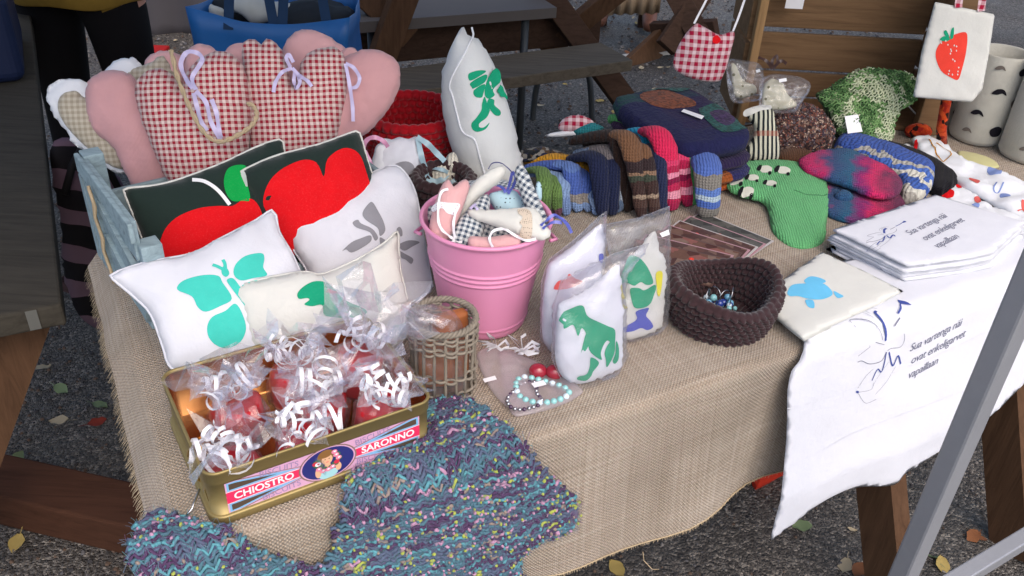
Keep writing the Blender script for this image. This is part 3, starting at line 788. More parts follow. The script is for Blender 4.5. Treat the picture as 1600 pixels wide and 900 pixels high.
def person(name, base, hgt, yaw, cols, label, stance=.10, W=1., HEMZ=.78):
    """one continuous skinned figure; cols = shoe, trousers, top, skin, hair"""
    k = hgt/1.72; S = stance
    J = [('hip', 0, 0, .93, .135), ('l1', -S, 0, .86, .095*W), ('lk', -S-.01, -.02, .48, .066*W), ('la', -S-.02, .02, .09, .05*W), ('lt', -S-.03, -.15, .045, .042),
         ('r1', S, 0, .86, .095*W), ('rk', S+.01, -.02, .48, .066*W), ('ra', S+.02, .02, .09, .05*W), ('rt', S+.03, -.15, .045, .042),
         ('w', 0, 0, 1.08, .125), ('ch', 0, .01, 1.30, .145), ('nk', 0, .01, 1.46, .055), ('hd', 0, -.01, 1.58, .092), ('tp', 0, 0, 1.69, .07),
         ('ls', -.17, .01, 1.40, .062), ('le', -.22, .03, 1.12, .043), ('lw', -.23, -.08, .90, .030), ('lh', -.22, -.13, .82, .034),
         ('rs', .17, .01, 1.40, .062), ('re', .22, .03, 1.12, .043), ('rw', .23, -.08, .90, .030), ('rh', .22, -.13, .82, .034), ('ns', 0, -.10, 1.575, .016)]
    ix = {j[0]: i for i, j in enumerate(J)}
    E = [('hip', 'l1'), ('l1', 'lk'), ('lk', 'la'), ('la', 'lt'), ('hip', 'r1'), ('r1', 'rk'), ('rk', 'ra'), ('ra', 'rt'), ('hip', 'w'), ('w', 'ch'), ('ch', 'nk'), ('nk', 'hd'), ('hd', 'tp'),
         ('ch', 'ls'), ('ls', 'le'), ('le', 'lw'), ('lw', 'lh'), ('ch', 'rs'), ('rs', 're'), ('re', 'rw'), ('rw', 'rh'), ('hd', 'ns')]
    me = bpy.data.meshes.new(name); me.from_pydata([(j[1]*k, j[2]*k, j[3]*k) for j in J], [(ix[a], ix[b]) for a, b in E], [])
    o = bpy.data.objects.new(name, me); link(o)
    sk = o.modifiers.new('skin', 'SKIN'); sub = o.modifiers.new('sub', 'SUBSURF'); sub.levels = 3; sub.render_levels = 3
    for i, j in enumerate(J):
        r = j[4]*k; me.skin_vertices[0].data[i].radius = (r, r*(.8 if j[0] in ('hip', 'w', 'ch') else 1)); me.skin_vertices[0].data[i].use_root = (i == 0)
    dg = bpy.context.evaluated_depsgraph_get(); dg.update()
    m2 = bpy.data.meshes.new_from_object(o.evaluated_get(dg)); o.modifiers.clear(); o.data = m2
    for c in cols: m2.materials.append(c)
    for p in m2.polygons:
        c = p.center; z = c.z/k
        if z < .12: i = 0
        elif z < HEMZ: i = 1
        elif z < .93 and abs(c.x) > .195*k: i = 3
        elif z < 1.47: i = 2
        else: i = 4 if (z > 1.6 or c.y > .02) else 3
        p.material_index = i; p.use_smooth = True
    o.location = base; o.rotation_euler = (0, 0, R(yaw)); tag(o, label, 'person')
    mb = MB(); fn = lambda q, a: Vector((q.x, q.y*.74, q.z+.006*math.sin(a*5)))
    mb.lathe([(.205*k*W**.3, .775*k), (.212*k*W**.3, .78*k), (.205*k*W**.3, .86*k), (.175*k, .98*k), (.15*k, 1.08*k)], 40, (0, 0, 0), fn); mb.build('jumper_hem', cols[2], o, True); return o
m_skin = M('skin', C('#c4907a'), .6); m_hair = M('hair', C('#3a2a20'), .7)
person('person', PY(131, 40, 2.95)*1.0 - Vector((0, 0, PY(131, 40, 2.95).z)), 1.66, 175, [M('black_shoe', C('#111114'), .5), M('black_trousers', C('#0d0b0e'), .9), M('mustard_jumper', C('#85692a'), .95, .2, 40, .5, 150), m_skin, m_hair], 'person in black trousers and mustard jumper behind the stall, only legs and hem seen', .12, 1.4, .77)
q = P(978, 52, 0)
person('person', (q.x, q.y+.12, 0), 1.75, -8, [M('brown_shoe', C('#6a4638'), .5), M('blue_jeans', C('#25374d'), .9, .2, 60), M('grey_jacket', C('#4a4a50'), .9), m_skin, m_hair], 'person in blue jeans and brown shoes standing far behind the bench', .12)
def blue_bag():
    y = 2.62
    tl = PY(292, 22, y); tr = PY(550, 12, y); zt = (tl.z+tr.z)/2; zb = zt-.42
    e = empty('shopping_bag', Vector(((tl.x+tr.x)/2, y+.15, zb)), 'large open blue plastic shopping bag behind the heart cushions', 'bag')
    mt = M('blue_polypropylene', C('#1d5c9c'), .45, .2, 10, .4, 30, .4)
    a = Vector((tl.x, y, 0)); b = Vector((tr.x, y-.02, 0)); c = Vector((tr.x-.03, y+.33, 0)); d = Vector((tl.x+.03, y+.33, 0))
    V = []; n = 14; ring = []
    cor = [a, b, c, d]
    for j in range(7):
        f = j/6; z = zb+(zt-zb)*f
        for k in range(4):
            for i in range(n):
                q = cor[k].lerp(cor[(k+1) % 4], i/n); ce = (a+b+c+d)/4
                q = ce+(q-ce)*(.86+.14*f); w = .012*noise.noise(Vector((q.x*9, q.y*9, z*9)))*(.5+f)
                sag = -.035*math.sin(math.pi*i/n)*(f**3) if k in (0, 2) else -.02*math.sin(math.pi*i/n)*f**3
                V.append(Vector((q.x+w, q.y+w, z+sag)))
    m = 4*n; F = [(j*m+i, j*m+(i+1) % m, (j+1)*m+(i+1) % m, (j+1)*m+i) for j in range(6) for i in range(m)]; F.append(tuple(range(m-1, -1, -1)))
    mb = MB(); mb.v = V; mb.f = F; solid(part(mb, 'bag_body', mt, e, True), .002)
    mb = MB()
    for i in range(2):
        x0 = tl.x+.12+.16*i
        mb.strip([Vector((x0, y-.008+.0*i, zt-.06)), Vector((x0+.01, y+.02, zt+.05)), Vector((x0+.06, y+.05, zt+.10)), Vector((x0+.12, y+.03, zt+.04)), Vector((x0+.14, y-.008, zt-.06))], .03, Vector((1, 0, 0)))
    part(mb, 'handle', M('navy_webbing', C('#14304f'), .7), e, True)
    m_bg = M('bag_paper', C('#b8b8b0'), .7); m_dk = M('dark_knitwear', C('#22262a'), .9, .3, 30, .5)
    for nm, cx, cy, cz, rx, ry, rz, mt2, lab, cat in (('folded_paper', .18, .12, .0, .10, .05, .035, m_bg, 'pale crumpled paper inside the blue shopping bag', 'paper'),
          ('dark_clothing', .34, .15, -.03, .13, .12, .05, m_dk, 'dark folded clothing lying in the blue bag', 'clothing'),
          ('white_cup', .06, .06, -.01, .028, .028, .03, m_bg, 'small white rounded thing at the left inside the blue bag', 'cup'),
          ('dark_clothing', .10, .2, -.02, .09, .10, .05, m_dk, 'dark cloth bundle at the left end inside the blue bag', 'clothing')):
        mb = MB(); mb.ell((tl.x+cx, y+cy, zt+cz-.03), rx, ry, rz, 18, 10)
        for v in mb.v: v += Vector((1, 1, 1))*.018*noise.noise(v*16)
        thing(mb, nm, mt2, lab, cat, None, True)
    mb = MB(); mb.box(tl.x-.1, tr.x+.1, y-.03, y+.4, zb-.05, zb-.002); o = thing(mb, 'low_bench', m_wood_d, 'low wooden bench under the blue shopping bag', 'bench')
    for x in (tl.x, tr.x-.05):
        mb = MB(); mb.box(x, x+.05, y+.0, y+.36, 0, zb-.052); q = mb.build('leg', m_wood_d, o); q.matrix_basis = o.matrix_basis.inverted()
blue_bag()
q = P(1185, 738, .02)
mb = MB(); mb.ell((q.x+.02, q.y+.02, .05), .09, .06, .05, 14, 8)
for v in mb.v: v += Vector((1, 1, 1))*.035*noise.noise(v*18)
thing(mb, 'red_plastic_bag', M('red_bag', C('#b0301f'), .5, .2, 30), 'crumpled red plastic bag on the ground under the burlap', 'bag')
# ------------------------------------------------------------------ soft wares on the left
def hollow_rect_box():
    """painted wooden box that holds the hearts"""
    A = P(168, 397); w = Vector((.62, -.785, 0)); v = Vector((.785, .62, 0)); z0, z1 = .004, .198
    e = empty('wooden_box', A, 'blue grey painted slatted wooden box with rope handle holding heart cushions', 'box')
    def bd(name, a, b, za, zb, th=.010, out=None):
        mb = MB(); d = (b-a).normalized(); n = Vector((d.y, -d.x, 0))*th
        q = [a, b, b+n, a+n]; mb.add([p+Vector((0, 0, za)) for p in q]+[p+Vector((0, 0, zb)) for p in q], [(0,1,2,3),(7,6,5,4),(4,5,1,0),(5,6,2,1),(6,7,3,2),(7,4,0,3)])
        return bevel(part(mb, name, m_wood_b, e), .002)
    B = A+w*.29; Cc = B+v*.46; D = A+v*.46
    hs = [(.004, .055), (.066, .118), (.130, .198)]
    for a, b in ((A, B), (B, Cc), (Cc, D), (D, A)):
        d = (b-a).normalized()
        for za, zb in (hs if a is A else hs[:1] if b is Cc else hs[:2]): bd('slat', a+d*.012, b-d*.012, za, zb)
    for c, d1, d2 in ((A, w, v), (B, -w, v), (Cc, -w, -v), (D, w, -v)):
        mb = MB(); p0 = c; q = [p0-d1*.004-d2*.004, p0+d1*.03-d2*.004, p0+d1*.03-d2*.014+d2*.0, p0-d1*.004-d2*.014]
        mb.box(-.016, .016, -.016, .016, .002, .202 if c is A else .16 if c is B else .12, Matrix.Translation(c+(d1+d2)*.010) @ Matrix.Rotation(math.atan2(w.y, w.x), 4, 'Z')); bevel(part(mb, 'corner_post', m_wood_b, e), .002)
    # raised frame and diagonal brace on the visible end
    n = Vector((w.y, -w.x, 0)); n = -n if n.dot(Vector((-1, -1, 0))) < 0 else n
    o_ = n*.012
    for a, b, za, zb in ((0, .29, .165, .202),):
        mb = MB(); mb.bar(A+w*a+o_+Vector((0, 0, .184)), A+w*b+o_+Vector((0, 0, .184)), .008, .034); bevel(part(mb, 'top_rail', m_wood_b, e), .002)
    for x in (.012, .045, .076):
        mb = MB(); mb.bar(A+w*x+o_+Vector((0, 0, .004)), A+w*x+o_+Vector((0, 0, .164)), .008, .022, up=w); part(mb, 'upright_batten', m_wood_b, e)
    for (xa, za, xb, zb) in ((.10, .15, .28, .10), (.10, .085, .28, .03)):
        mb = MB(); mb.bar(A+w*xa+o_+Vector((0, 0, za)), A+w*xb+o_+Vector((0, 0, zb)), .008, .022); part(mb, 'brace', m_wood_b, e)
    mb = MB(); mb.add([A+Vector((0, 0, .006)), B+Vector((0, 0, .006)), Cc+Vector((0, 0, .006)), D+Vector((0, 0, .006))], [(0, 1, 2, 3)]); part(mb, 'floor_board', m_wood_b, e)
    # rope through the end
    mb = MB(); pts = [A+w*.10+n*.022+Vector((0, 0, z)) + w*dx for z, dx in ((.185, .0), (.16, .012), (.13, -.004), (.10, .014), (.07, .0), (.045, .016), (.02, .026))]
    mb.tube(pts, .0028, 6); mb.tube([p+w*(.010+.006*(i % 2))+n*.002 for i, p in enumerate(pts)], .0028, 6); part(mb, 'rope_end', m_jute, e, True)
    pn = HPL(300, 290, .86)
    pts = [(268, 78), (278, 120), (296, 165), (318, 205), (342, 221), (370, 212), (394, 195), (401, 178), (395, 165), (388, 163)]
    mb = MB(); c3 = [pn.to3(*pn.to2(p, .062), .066) for p in pts]; c3 = [Vector(q) for q in smooth_poly([tuple(q) for q in c3], False, n=6)]
    for ph in (0, 3.14):
        mb.tube([q+Vector((math.cos(i*1.1+ph), 0, math.sin(i*1.1+ph)))*.0022 for i, q in enumerate(c3)], .0028, 6)
    part(mb, 'rope_handle', m_jute, e, True)
def HPL(px, py, z, yaw=12, lean=22): return pl(px, py, z, yaw, lean)
hollow_rect_box()
def bow(pf, pts_list, mat, width=.007, lift=.004):
    """ribbons lying on a cushion"""
    mb = MB(); pn = pf.plane
    for pts in pts_list:
        p2 = smooth_poly([pn.to2(p, pf.T) for p in pts], False, n=6); n = len(p2)
        P3 = [Vector((u, v, max(pf.w(u, v), pf.T*.3)+lift+.004*math.sin(math.pi*i/(n-1)))) for i, (u, v) in enumerate(p2)]
        W = []
        for i in range(n):
            d = (P3[min(i+1, n-1)]-P3[max(i-1, 0)]).normalized(); x = d.cross(Vector((0, 0, 1)))
            W.append((x+Vector((0, 0, .6*math.sin(i*.5)))).normalized())
        mb.strip(P3, width, W)
    return mb.build('ribbon', mat, pf.ob, True)
hearts = []
def heart(name, depth, pts, T, mat, label, seed, group=None, yaw=12, lean=22, **k):
    pn = HPL(300, 290, .86, yaw, lean); pn.o -= pn.N*depth*.62; pn = Pl(pn.o, yaw, lean)
    pf = puff(name, pn, pts, T, mat, wr=.005, wf=22, seed=seed, edge=.009, seam=.008, **{'jag': .0025, **k}); tag(pf.ob, label, 'cushion', group); return pf
GH = 'heart shaped cushions in the painted box'
h = heart('heart_cushion', .26, [(225, 108), (232, 88), (255, 79), (282, 86), (296, 104), (296, 160), (262, 180), (235, 160)], .035, m_pink2, 'dusty pink heart lobe behind the beige check hearts in the box', 1, GH)
h = heart('heart_cushion', .235, [(163, 125), (168, 104), (186, 93), (208, 90), (222, 104), (240, 150), (215, 210), (175, 190)], .03, m_frill, 'white frayed heart showing behind the large left pink heart', 2, GH, jag=.004)
h = heart('heart_cushion', .21, [(192, 122), (205, 108), (225, 102), (250, 88), (262, 96), (290, 150), (270, 220), (215, 200)], .03, m_gingb, 'beige checked heart behind the left gingham heart', 3, GH)
h = heart('heart_cushion', .225, [(440, 96), (446, 66), (462, 50), (482, 46), (504, 52), (524, 64), (548, 84), (560, 112), (535, 170), (480, 190), (445, 150)], .035, m_pink2, 'pink heart rising highest behind the right gingham heart', 4, GH)
h = heart('heart_cushion', .20, [(290, 120), (291, 84), (305, 70), (325, 70), (345, 82), (362, 70), (384, 68), (398, 84), (396, 140), (350, 190), (305, 170)], .035, m_pink2, 'pink heart between the two gingham hearts, mostly hidden', 5, GH)
h = heart('heart_cushion', .19, [(525, 110), (530, 84), (548, 74), (560, 84), (565, 130), (545, 160)], .02, m_pink2, 'small edge of pink heart behind the rightmost pink heart', 15, GH)
wh = heart('heart_cushion', .165, [(73, 152), (76, 136), (92, 126), (118, 123), (142, 132), (190, 150), (220, 200), (205, 262), (182, 270), (150, 252), (118, 226), (96, 196), (82, 176)], .016, m_frill, 'beige checked heart with white frayed backing at far left of the box', 6, GH, jag=.005)
q = puff('check_front', Pl(wh.plane.o+wh.plane.N*.012, 12, 22), [(90, 168), (96, 148), (118, 142), (132, 152), (150, 148), (195, 165), (215, 205), (200, 258), (180, 262), (152, 244), (122, 218), (100, 192)], .024, m_gingb, wh.ob, wr=.003, seed=7, edge=.004)
h = heart('heart_cushion', .12, [(133, 160), (136, 132), (152, 115), (178, 110), (205, 116), (222, 134), (262, 128), (300, 150), (300, 220), (275, 290), (235, 310), (208, 292), (192, 262), (176, 230), (150, 210), (138, 186)], .045, m_pink, 'large dusty pink heart cushion left of the gingham hearts', 8, GH)
h = heart('heart_cushion', .12, [(500, 130), (528, 96), (548, 84), (572, 77), (598, 80), (618, 94), (626, 116), (620, 148), (600, 180), (576, 206), (545, 226), (510, 250), (470, 240), (470, 170)], .042, m_pink, 'large dusty pink heart at the right end of the box', 9, GH)
g2 = heart('heart_cushion', .06, [(378, 90), (380, 66), (398, 62), (408, 70), (416, 60), (432, 68), (444, 88), (455, 132), (461, 134), (474, 92), (496, 76), (520, 73), (534, 82), (541, 104), (541, 150), (530, 200), (512, 240), (470, 290), (440, 308), (410, 290), (390, 250), (386, 180)], .048, m_ging, 'red gingham heart cushion with lavender bow, right of the other gingham heart', 10, GH)
g1 = heart('heart_cushion', .015, [(211, 148), (214, 126), (232, 110), (252, 106), (270, 118), (283, 138), (292, 112), (312, 90), (338, 80), (362, 84), (380, 104), (390, 140), (393, 185), (388, 235), (372, 280), (335, 330), (308, 344), (285, 320), (262, 282), (240, 236), (222, 188)], .05, m_ging, 'red gingham heart cushion with long lavender ribbons and rope across it', 11, GH)
bow(g1, [((305, 142), (322, 160), (330, 190), (344, 218)), ((302, 145), (308, 165), (315, 190), (324, 204)), ((330, 155), (338, 175), (342, 200), (345, 215)), ((305, 140), (298, 120), (312, 95), (306, 82), (288, 80), (278, 98), (285, 120), (300, 138))], m_rib_l, .008)
bow(g2, [((455, 105), (440, 112), (430, 128), (427, 144)), ((455, 105), (468, 118), (480, 126), (487, 135)), ((452, 103), (446, 90), (450, 84), (457, 96)), ((460, 110), (458, 125), (462, 137), (468, 128), (462, 112)), ((540, 98), (546, 130), (551, 165), (552, 190)), ((540, 98), (552, 104), (562, 120), (558, 134), (548, 137))], m_rib_l, .007)

# ---- printed cushions
def cushion(o, yaw, lean, pts, T, mat, label, seed, **k):
    pn = Pl(o, yaw, lean); pf = puff('cushion', pn, pts, T, mat, wr=.006, wf=12, seed=seed, edge=.010, **k)
    tag(pf.ob, label, 'cushion'); return pf
ka = cushion(P(350, 462), 27, 28, [(193, 297), (200, 294), (260, 286), (340, 258), (400, 230), (436, 218), (442, 222), (448, 260), (475, 400), (470, 440), (380, 470), (250, 452), (240, 420), (212, 345)], .042, m_black, 'black cushion with red apple and green leaf print, left one', 21)
pe = on(ka, 'apple_print', [(248, 404), (254, 366), (274, 341), (308, 326), (340, 322), (362, 322), (378, 313), (396, 313), (410, 340), (415, 390), (400, 440), (260, 440)], m_red)
on(ka, 'leaf_print', [(350, 280), (358, 262), (376, 257), (386, 262), (386, 285), (390, 312), (378, 314), (362, 314), (352, 300)], m_green)
stroke(ka, 'stem_print', [(301, 280), (320, 283), (340, 297), (358, 320)], .006, m_paper)
def piping(pf, mat, r=.0016, name='piping'):
    mb = MB(); mb.tube([Vector((u, v, 0)) for u, v in pf.o]+[Vector((*pf.o[0], 0))], r, 5, False); return mb.build(name, mat, pf.ob, True)
piping(ka, m_cream, .0022)
kb = cushion(P(480, 452), 27, 27, [(377, 268), (384, 264), (430, 244), (500, 225), (556, 205), (562, 208), (574, 250), (590, 310), (585, 400), (540, 435), (480, 440), (450, 410), (405, 330), (390, 300)], .045, m_black, 'black cushion with double red apple print, right one', 22)
on(kb, 'apple_print', [(414, 322), (418, 290), (438, 266), (472, 250), (494, 254), (504, 276), (512, 248), (538, 231), (562, 238), (573, 262), (580, 310), (560, 370), (520, 400), (470, 402), (452, 385), (434, 350)], m_red)
piping(kb, m_cream, .0022)
on(kb, 'leaf_print', [(380, 270), (386, 268), (392, 300), (398, 312), (394, 312), (386, 292)], m_cream)
kc = cushion(P(580, 470), 24, 46, [(436, 340), (442, 328), (470, 325), (505, 321), (556, 285), (600, 262), (625, 262), (648, 298), (660, 360), (672, 430), (678, 476), (640, 496), (560, 490), (495, 455), (478, 420), (456, 385)], .045, m_white, 'white cushion with grey flying bird print behind the green animal cushion', 23)
for i, pts in enumerate(([(565, 336), (574, 322), (581, 319), (590, 335), (597, 350), (600, 364), (592, 372), (588, 360), (570, 347)], [(550, 350), (558, 346), (563, 352), (580, 361), (589, 374), (584, 379), (576, 366), (556, 358)],
      [(534, 394), (548, 381), (562, 375), (577, 371), (578, 380), (564, 390), (548, 397), (540, 392)], [(618, 361), (623, 357), (627, 362), (627, 371), (620, 370)], [(622, 384), (638, 377), (656, 378), (644, 386), (632, 393), (624, 390)],
      [(623, 394), (632, 398), (645, 405), (642, 413), (633, 407), (626, 404)], [(620, 414), (627, 430), (634, 452), (628, 453), (621, 440)], [(592, 374), (604, 378), (616, 366), (618, 380), (604, 392), (594, 388)])):
    on(kc, 'bird_print', pts, m_grey)
kd = cushion(P(390, 590), 27, 50, [(172, 431), (184, 424), (232, 409), (300, 396), (342, 374), (400, 344), (424, 328), (431, 336), (436, 362), (458, 400), (476, 445), (505, 530), (490, 585), (400, 598), (290, 582), (264, 570), (256, 546), (236, 492), (212, 466)], .045, m_white, 'white cushion with turquoise butterfly print in front of the black apple cushions', 24)
for pts in ([(277, 454), (286, 440), (312, 433), (340, 434), (348, 446), (362, 471), (344, 483), (322, 491), (309, 483), (300, 466)], [(324, 512), (332, 499), (352, 490), (367, 479), (378, 494), (384, 516), (376, 535), (356, 544), (338, 540), (326, 528)],
      [(365, 432), (368, 416), (384, 402), (408, 396), (413, 404), (411, 420), (417, 432), (396, 438), (376, 442)], [(354, 442), (363, 438), (372, 448), (384, 468), (398, 492), (392, 496), (376, 474), (364, 458)],
      [(350, 418), (356, 424), (358, 431), (353, 436), (347, 432), (346, 424)], [(378, 450), (420, 440), (440, 460), (436, 490), (410, 500), (390, 478)]):
    on(kd, 'butterfly_print', pts, m_turq)
stroke(kd, 'butterfly_print', [(349, 424), (340, 419), (332, 416)], .005, m_turq); stroke(kd, 'butterfly_print', [(352, 422), (351, 414), (348, 408)], .005, m_turq)
ke = cushion(P(500, 580), 27, 40, [(365, 452), (372, 445), (400, 438), (450, 428), (480, 425), (505, 428), (560, 404), (600, 380), (621, 362), (623, 390), (626, 425), (634, 458), (640, 520), (560, 560), (430, 575), (392, 540), (378, 490)], .036, m_cream, 'small cream cushion with green crouching animal print behind the tin', 25)
on(ke, 'animal_print', [(464, 459), (474, 448), (490, 440), (508, 441), (521, 452), (532, 467), (546, 475), (560, 480), (572, 488), (560, 496), (536, 498), (512, 496), (504, 492), (501, 478), (486, 480), (474, 477), (482, 470), (478, 467), (466, 468)], m_dino)
for q_ in (kc, kd): piping(q_, m_white, .0022, 'sewn_edge')
piping(ke, m_cream, .0022, 'sewn_edge')
# ---- drawstring bag, second white bag, ribbons
pn = pl(625, 330, TZ, 10, 25)
db = puff('drawstring_bag', pn, [(592, 226), (600, 216), (612, 218), (624, 214), (638, 217), (650, 213), (655, 222), (656, 250), (662, 296), (664, 330), (640, 350), (590, 340), (575, 290), (584, 255)], .03, m_white, wr=.006, wf=30, seed=31, edge=.006)
tag(db.ob, 'white drawstring bag with grey print and pale blue ribbon behind the bird cushion', 'bag')
on(db, 'grey_print', [(612, 268), (616, 257), (634, 252), (646, 258), (647, 270), (640, 285), (637, 306), (628, 302), (616, 286)], m_grey)
bow(db, [((654, 216), (658, 240), (664, 262), (668, 278)), ((652, 214), (668, 224), (682, 238), (696, 252)), ((668, 278), (680, 284), (692, 280), (700, 272))], m_rib_s, .012)
pn = pl(600, 330, TZ, 10, 22); pn.o += Vector((0, .05, 0))
wb = puff('drawstring_bag', pn, [(590, 225), (594, 212), (604, 207), (616, 212), (617, 230), (618, 300), (585, 300), (584, 250)], .025, m_frill, wr=.006, seed=32); tag(wb.ob, 'small white bag with pink ribbon left of the drawstring bag', 'bag')
bow(wb, [((574, 222), (578, 205), (590, 199), (604, 204), (612, 214)), ((576, 220), (584, 236), (588, 250), (586, 262))], m_rib_p, .009)
# ---- tall white cushion
tp = cushion(P(762, 286), -18, 10, [(721, 43), (725, 42), (730, 54), (746, 64), (766, 96), (786, 150), (800, 200), (808, 238), (815, 262), (812, 285), (770, 296), (740, 290), (722, 262), (708, 222), (699, 180), (694, 130), (700, 92), (712, 58)], .075, M_cloth('grey_white_cotton', (.66, .68, .68, 1)), 'tall upright white cushion with green dragon print behind the pink bucket', 26)
for pts in ([(732, 116), (740, 112), (748, 112), (751, 116), (736, 126)], [(736, 129), (752, 119), (753, 130), (741, 138), (738, 136)], [(741, 141), (753, 133), (753, 148), (751, 153), (743, 150)], [(757, 116), (761, 113), (766, 119), (767, 133), (763, 143), (766, 152), (760, 156), (755, 150), (754, 136)],
     [(766, 139), (771, 143), (773, 149), (778, 158), (777, 163), (772, 157), (768, 150)], [(760, 156), (766, 159), (767, 167), (774, 178), (774, 184), (769, 182), (763, 172), (759, 164)], [(755, 152), (760, 166), (763, 174), (760, 184), (752, 191), (752, 197), (758, 198), (764, 192), (760, 201), (750, 204), (743, 200), (741, 191), (747, 183), (753, 172), (753, 162)]):
    on(tp, 'dragon_print', pts, m_dino, off=.06)
mb = MB(); c_ = [(723, 46), (727, 70), (720, 95), (706, 130), (712, 150), (728, 200), (748, 215), (756, 250), (762, 284)]
p2 = smooth_poly([tp.plane.to2(p, .05) for p in c_], False, n=6); mb.tube([Vector((u, v, tp.w(u, v)+.0005)) for u, v in p2], .0022, 5, False); mb.build('seam', m_frill, tp.ob, True)
# ---- crochet baskets
def crochet(name, c, r0, r1, h, mat, label, rows=9, cols=44, squash=None, holes=0, wall=.012, seed=1, cat='basket'):
    N = cols*6; V = []; F = []
    def d(a, z): 
        row = z/h*rows; st = a/(2*math.pi)*cols + .5*(int(row) % 2)
        return (abs(math.sin(math.pi*row))**.6)*(.15+.85*abs(math.sin(math.pi*st))**.8)*.0085 + .003*noise.noise(Vector((a*9, z*120, seed)))
    prof = [('o', i/(rows*6)) for i in range(rows*6+1)] + [('t', i/6) for i in range(1, 7)] + [('i', 1-i/(rows*5)) for i in range(1, rows*5+1)]
    for kind, f in prof:
        for k in range(N):
            a = 2*math.pi*k/N
            if kind == 'o': z = h*f; r = r0+(r1-r0)*min(1, f*1.25)**.7; r += d(a, z)
            elif kind == 't': th = math.pi*f; z = h+wall*.45*math.sin(th)+.003*abs(math.sin(math.pi*a/(2*math.pi)*cols)); r = r1-wall*.5*(1-math.cos(th))
            else: z = h*f*.97+.006; r = r0+(r1-r0)*min(1, f*1.25)**.7-wall; r -= d(a, z)
            q = Vector((r*math.cos(a), r*math.sin(a), z))
            if squash: q = squash(q, a, z/h)
            V.append(q)
    m = len(prof); F = [(i*N+k, i*N+(k+1) % N, (i+1)*N+(k+1) % N, (i+1)*N+k) for i in range(m-1) for k in range(N)]
    F.append(tuple((m-1)*N+k for k in range(N))); F.append(tuple(N-1-k for k in range(N)))
    o = mk(name, V, F, mat, None, True, Matrix.Translation(c)); return tag(o, label, cat)
m_redy = M('red_yarn', C('#a3101c'), .9, .3, 120, .6, 500, .1, sheen=.3)
m_bry = M('brown_yarn', C('#38272a'), .9, .35, 120, .6, 500, .1, sheen=.3)
crochet('crochet_basket', P(643, 240), .092, .108, .105, m_redy, 'red crocheted basket between the pink heart and tall white cushion', 7, 34)
b0 = P(1121, 500); 
def sq(q, a, f):
    x, y, z = q
    z += .010*math.sin(a*2+.9)*f*f+.004*math.sin(a*3)*f; 
    k = 1+.05*math.cos(2*a-.6)*f
    return Vector((x*k, y*(2-k), z))
BASKET = crochet('crochet_basket', Vector((b0.x, b0.y, TZ+.002)), .075, .089, .072, m_bry, 'dark brown crocheted bowl holding blue earrings on the burlap', 7, 42, sq)
crochet('crochet_basket', P(690, 345)+Vector((0, .03, 0)), .05, .06, .085, m_bry, 'dark brown crocheted basket peeking out left behind the pink bucket', 6, 22)
# jewellery
m_bead = M('blue_glass_bead', C('#6fa6c4'), .08, .1, 100, spec=.8); m_bead2 = M('navy_glass_bead', C('#2a3d8a'), .08, .1, 100, spec=.8); m_bead3 = M('clear_bead', C('#cfe0ea'), .06, 0, spec=.9); m_bead4 = M('aqua_bead', C('#8fc8cc'), .1, .1, 90, spec=.8)
r = random.Random(8)
for i in range(4):
    cx, cy = b0.x-.028+.014*i, b0.y-.012+.008*(i % 2); e = empty('earring', (cx, cy, TZ+.02), ('pale blue beaded earring at the left of the brown bowl', 'clear beaded earring in the middle of the brown bowl', 'navy beaded earring in the middle of the brown bowl', 'aqua beaded earring at the right of the brown bowl')[i], 'earring', 'earrings in the bowl')
    for k in range(5):
        mb = MB(); s = r.uniform(.004, .0075); mb.ell((cx+r.uniform(-.016, .016), cy+r.uniform(-.014, .014), TZ+.028+r.uniform(0, .018)), s, s, s, 10, 6); part(mb, 'bead', (m_bead, m_bead3, m_bead2, m_bead4)[(i+k) % 4] if k else (m_bead, m_bead3, m_bead2, m_bead4)[i], e, True)
    mb = MB(); a0 = r.random()*3; mb.tube([Vector((cx+.014*math.cos(t)*math.cos(a0), cy+.014*math.cos(t)*math.sin(a0), TZ+.05+.018*math.sin(t))) for t in [-.6+.28*j for j in range(16)]], .0008, 5); part(mb, 'hook', m_steel, e, True)
# ------------------------------------------------------------------ pink bucket and its sachets
bc = P(755, 497); bc = Vector((bc.x, bc.y, TZ+.004))
def bucket():
    H, r0, r1 = .188, .069, .099
    mb = MB(); R_ = lambda z: r0+(r1-r0)*z/H
    prof = [(0.001, .004), (r0-.006, .004), (r0-.002, 0), (r0, .003)]
    z = .008
    while z < H*.985:
        r = R_(z)
        for zc in (.112, .121, .130): r += .0022*math.exp(-((z-zc)/.0022)**2)
        for zc in (.018,): r += .0015*math.exp(-((z-zc)/.0022)**2)
        prof.append((r, z)); z += .0015 if .10 < z < .14 or z < .03 else .006
    for i in range(9):
        a = math.pi*1.5*i/8 - math.pi*.5; prof.append((r1+.0015+.0035*math.cos(a), H+.0035*math.sin(a)))
    prof += [(r1-.0025, H-.004)] + [(R_(q)-.0022, q) for q in (.15, .1, .05, .012)] + [(.001, .010)]
    mb.lathe(prof, 72); o = mb.build('bucket', m_pail, None, True, Matrix.Translation(bc)); tag(o, 'pink painted metal bucket full of small fabric sachets', 'bucket')
    mb = MB(); mb.strip([(-.6*(R_(z)+.0006), -.8*(R_(z)+.0006), z) for z in (.02, .06, .105)], .0035, Vector((.8, -.6, 0))); mb.build('side_seam', m_pail, o, True)
    for sx in (-1, 1):
        mb = MB(); mb.tube([(sx*(r1+.002), -.012, H-.03), (sx*(r1+.012), 0, H-.034), (sx*(r1+.002), .012, H-.03)], .003, 8); mb.build('handle_lug', m_pail, o, True)
bucket()
zr = TZ+.185
m_polka = NT('pale_blue_polka'); vx = m_polka.n('TexVoronoi', iVector=m_polka.co(), iScale=150., iRandomness=.25)
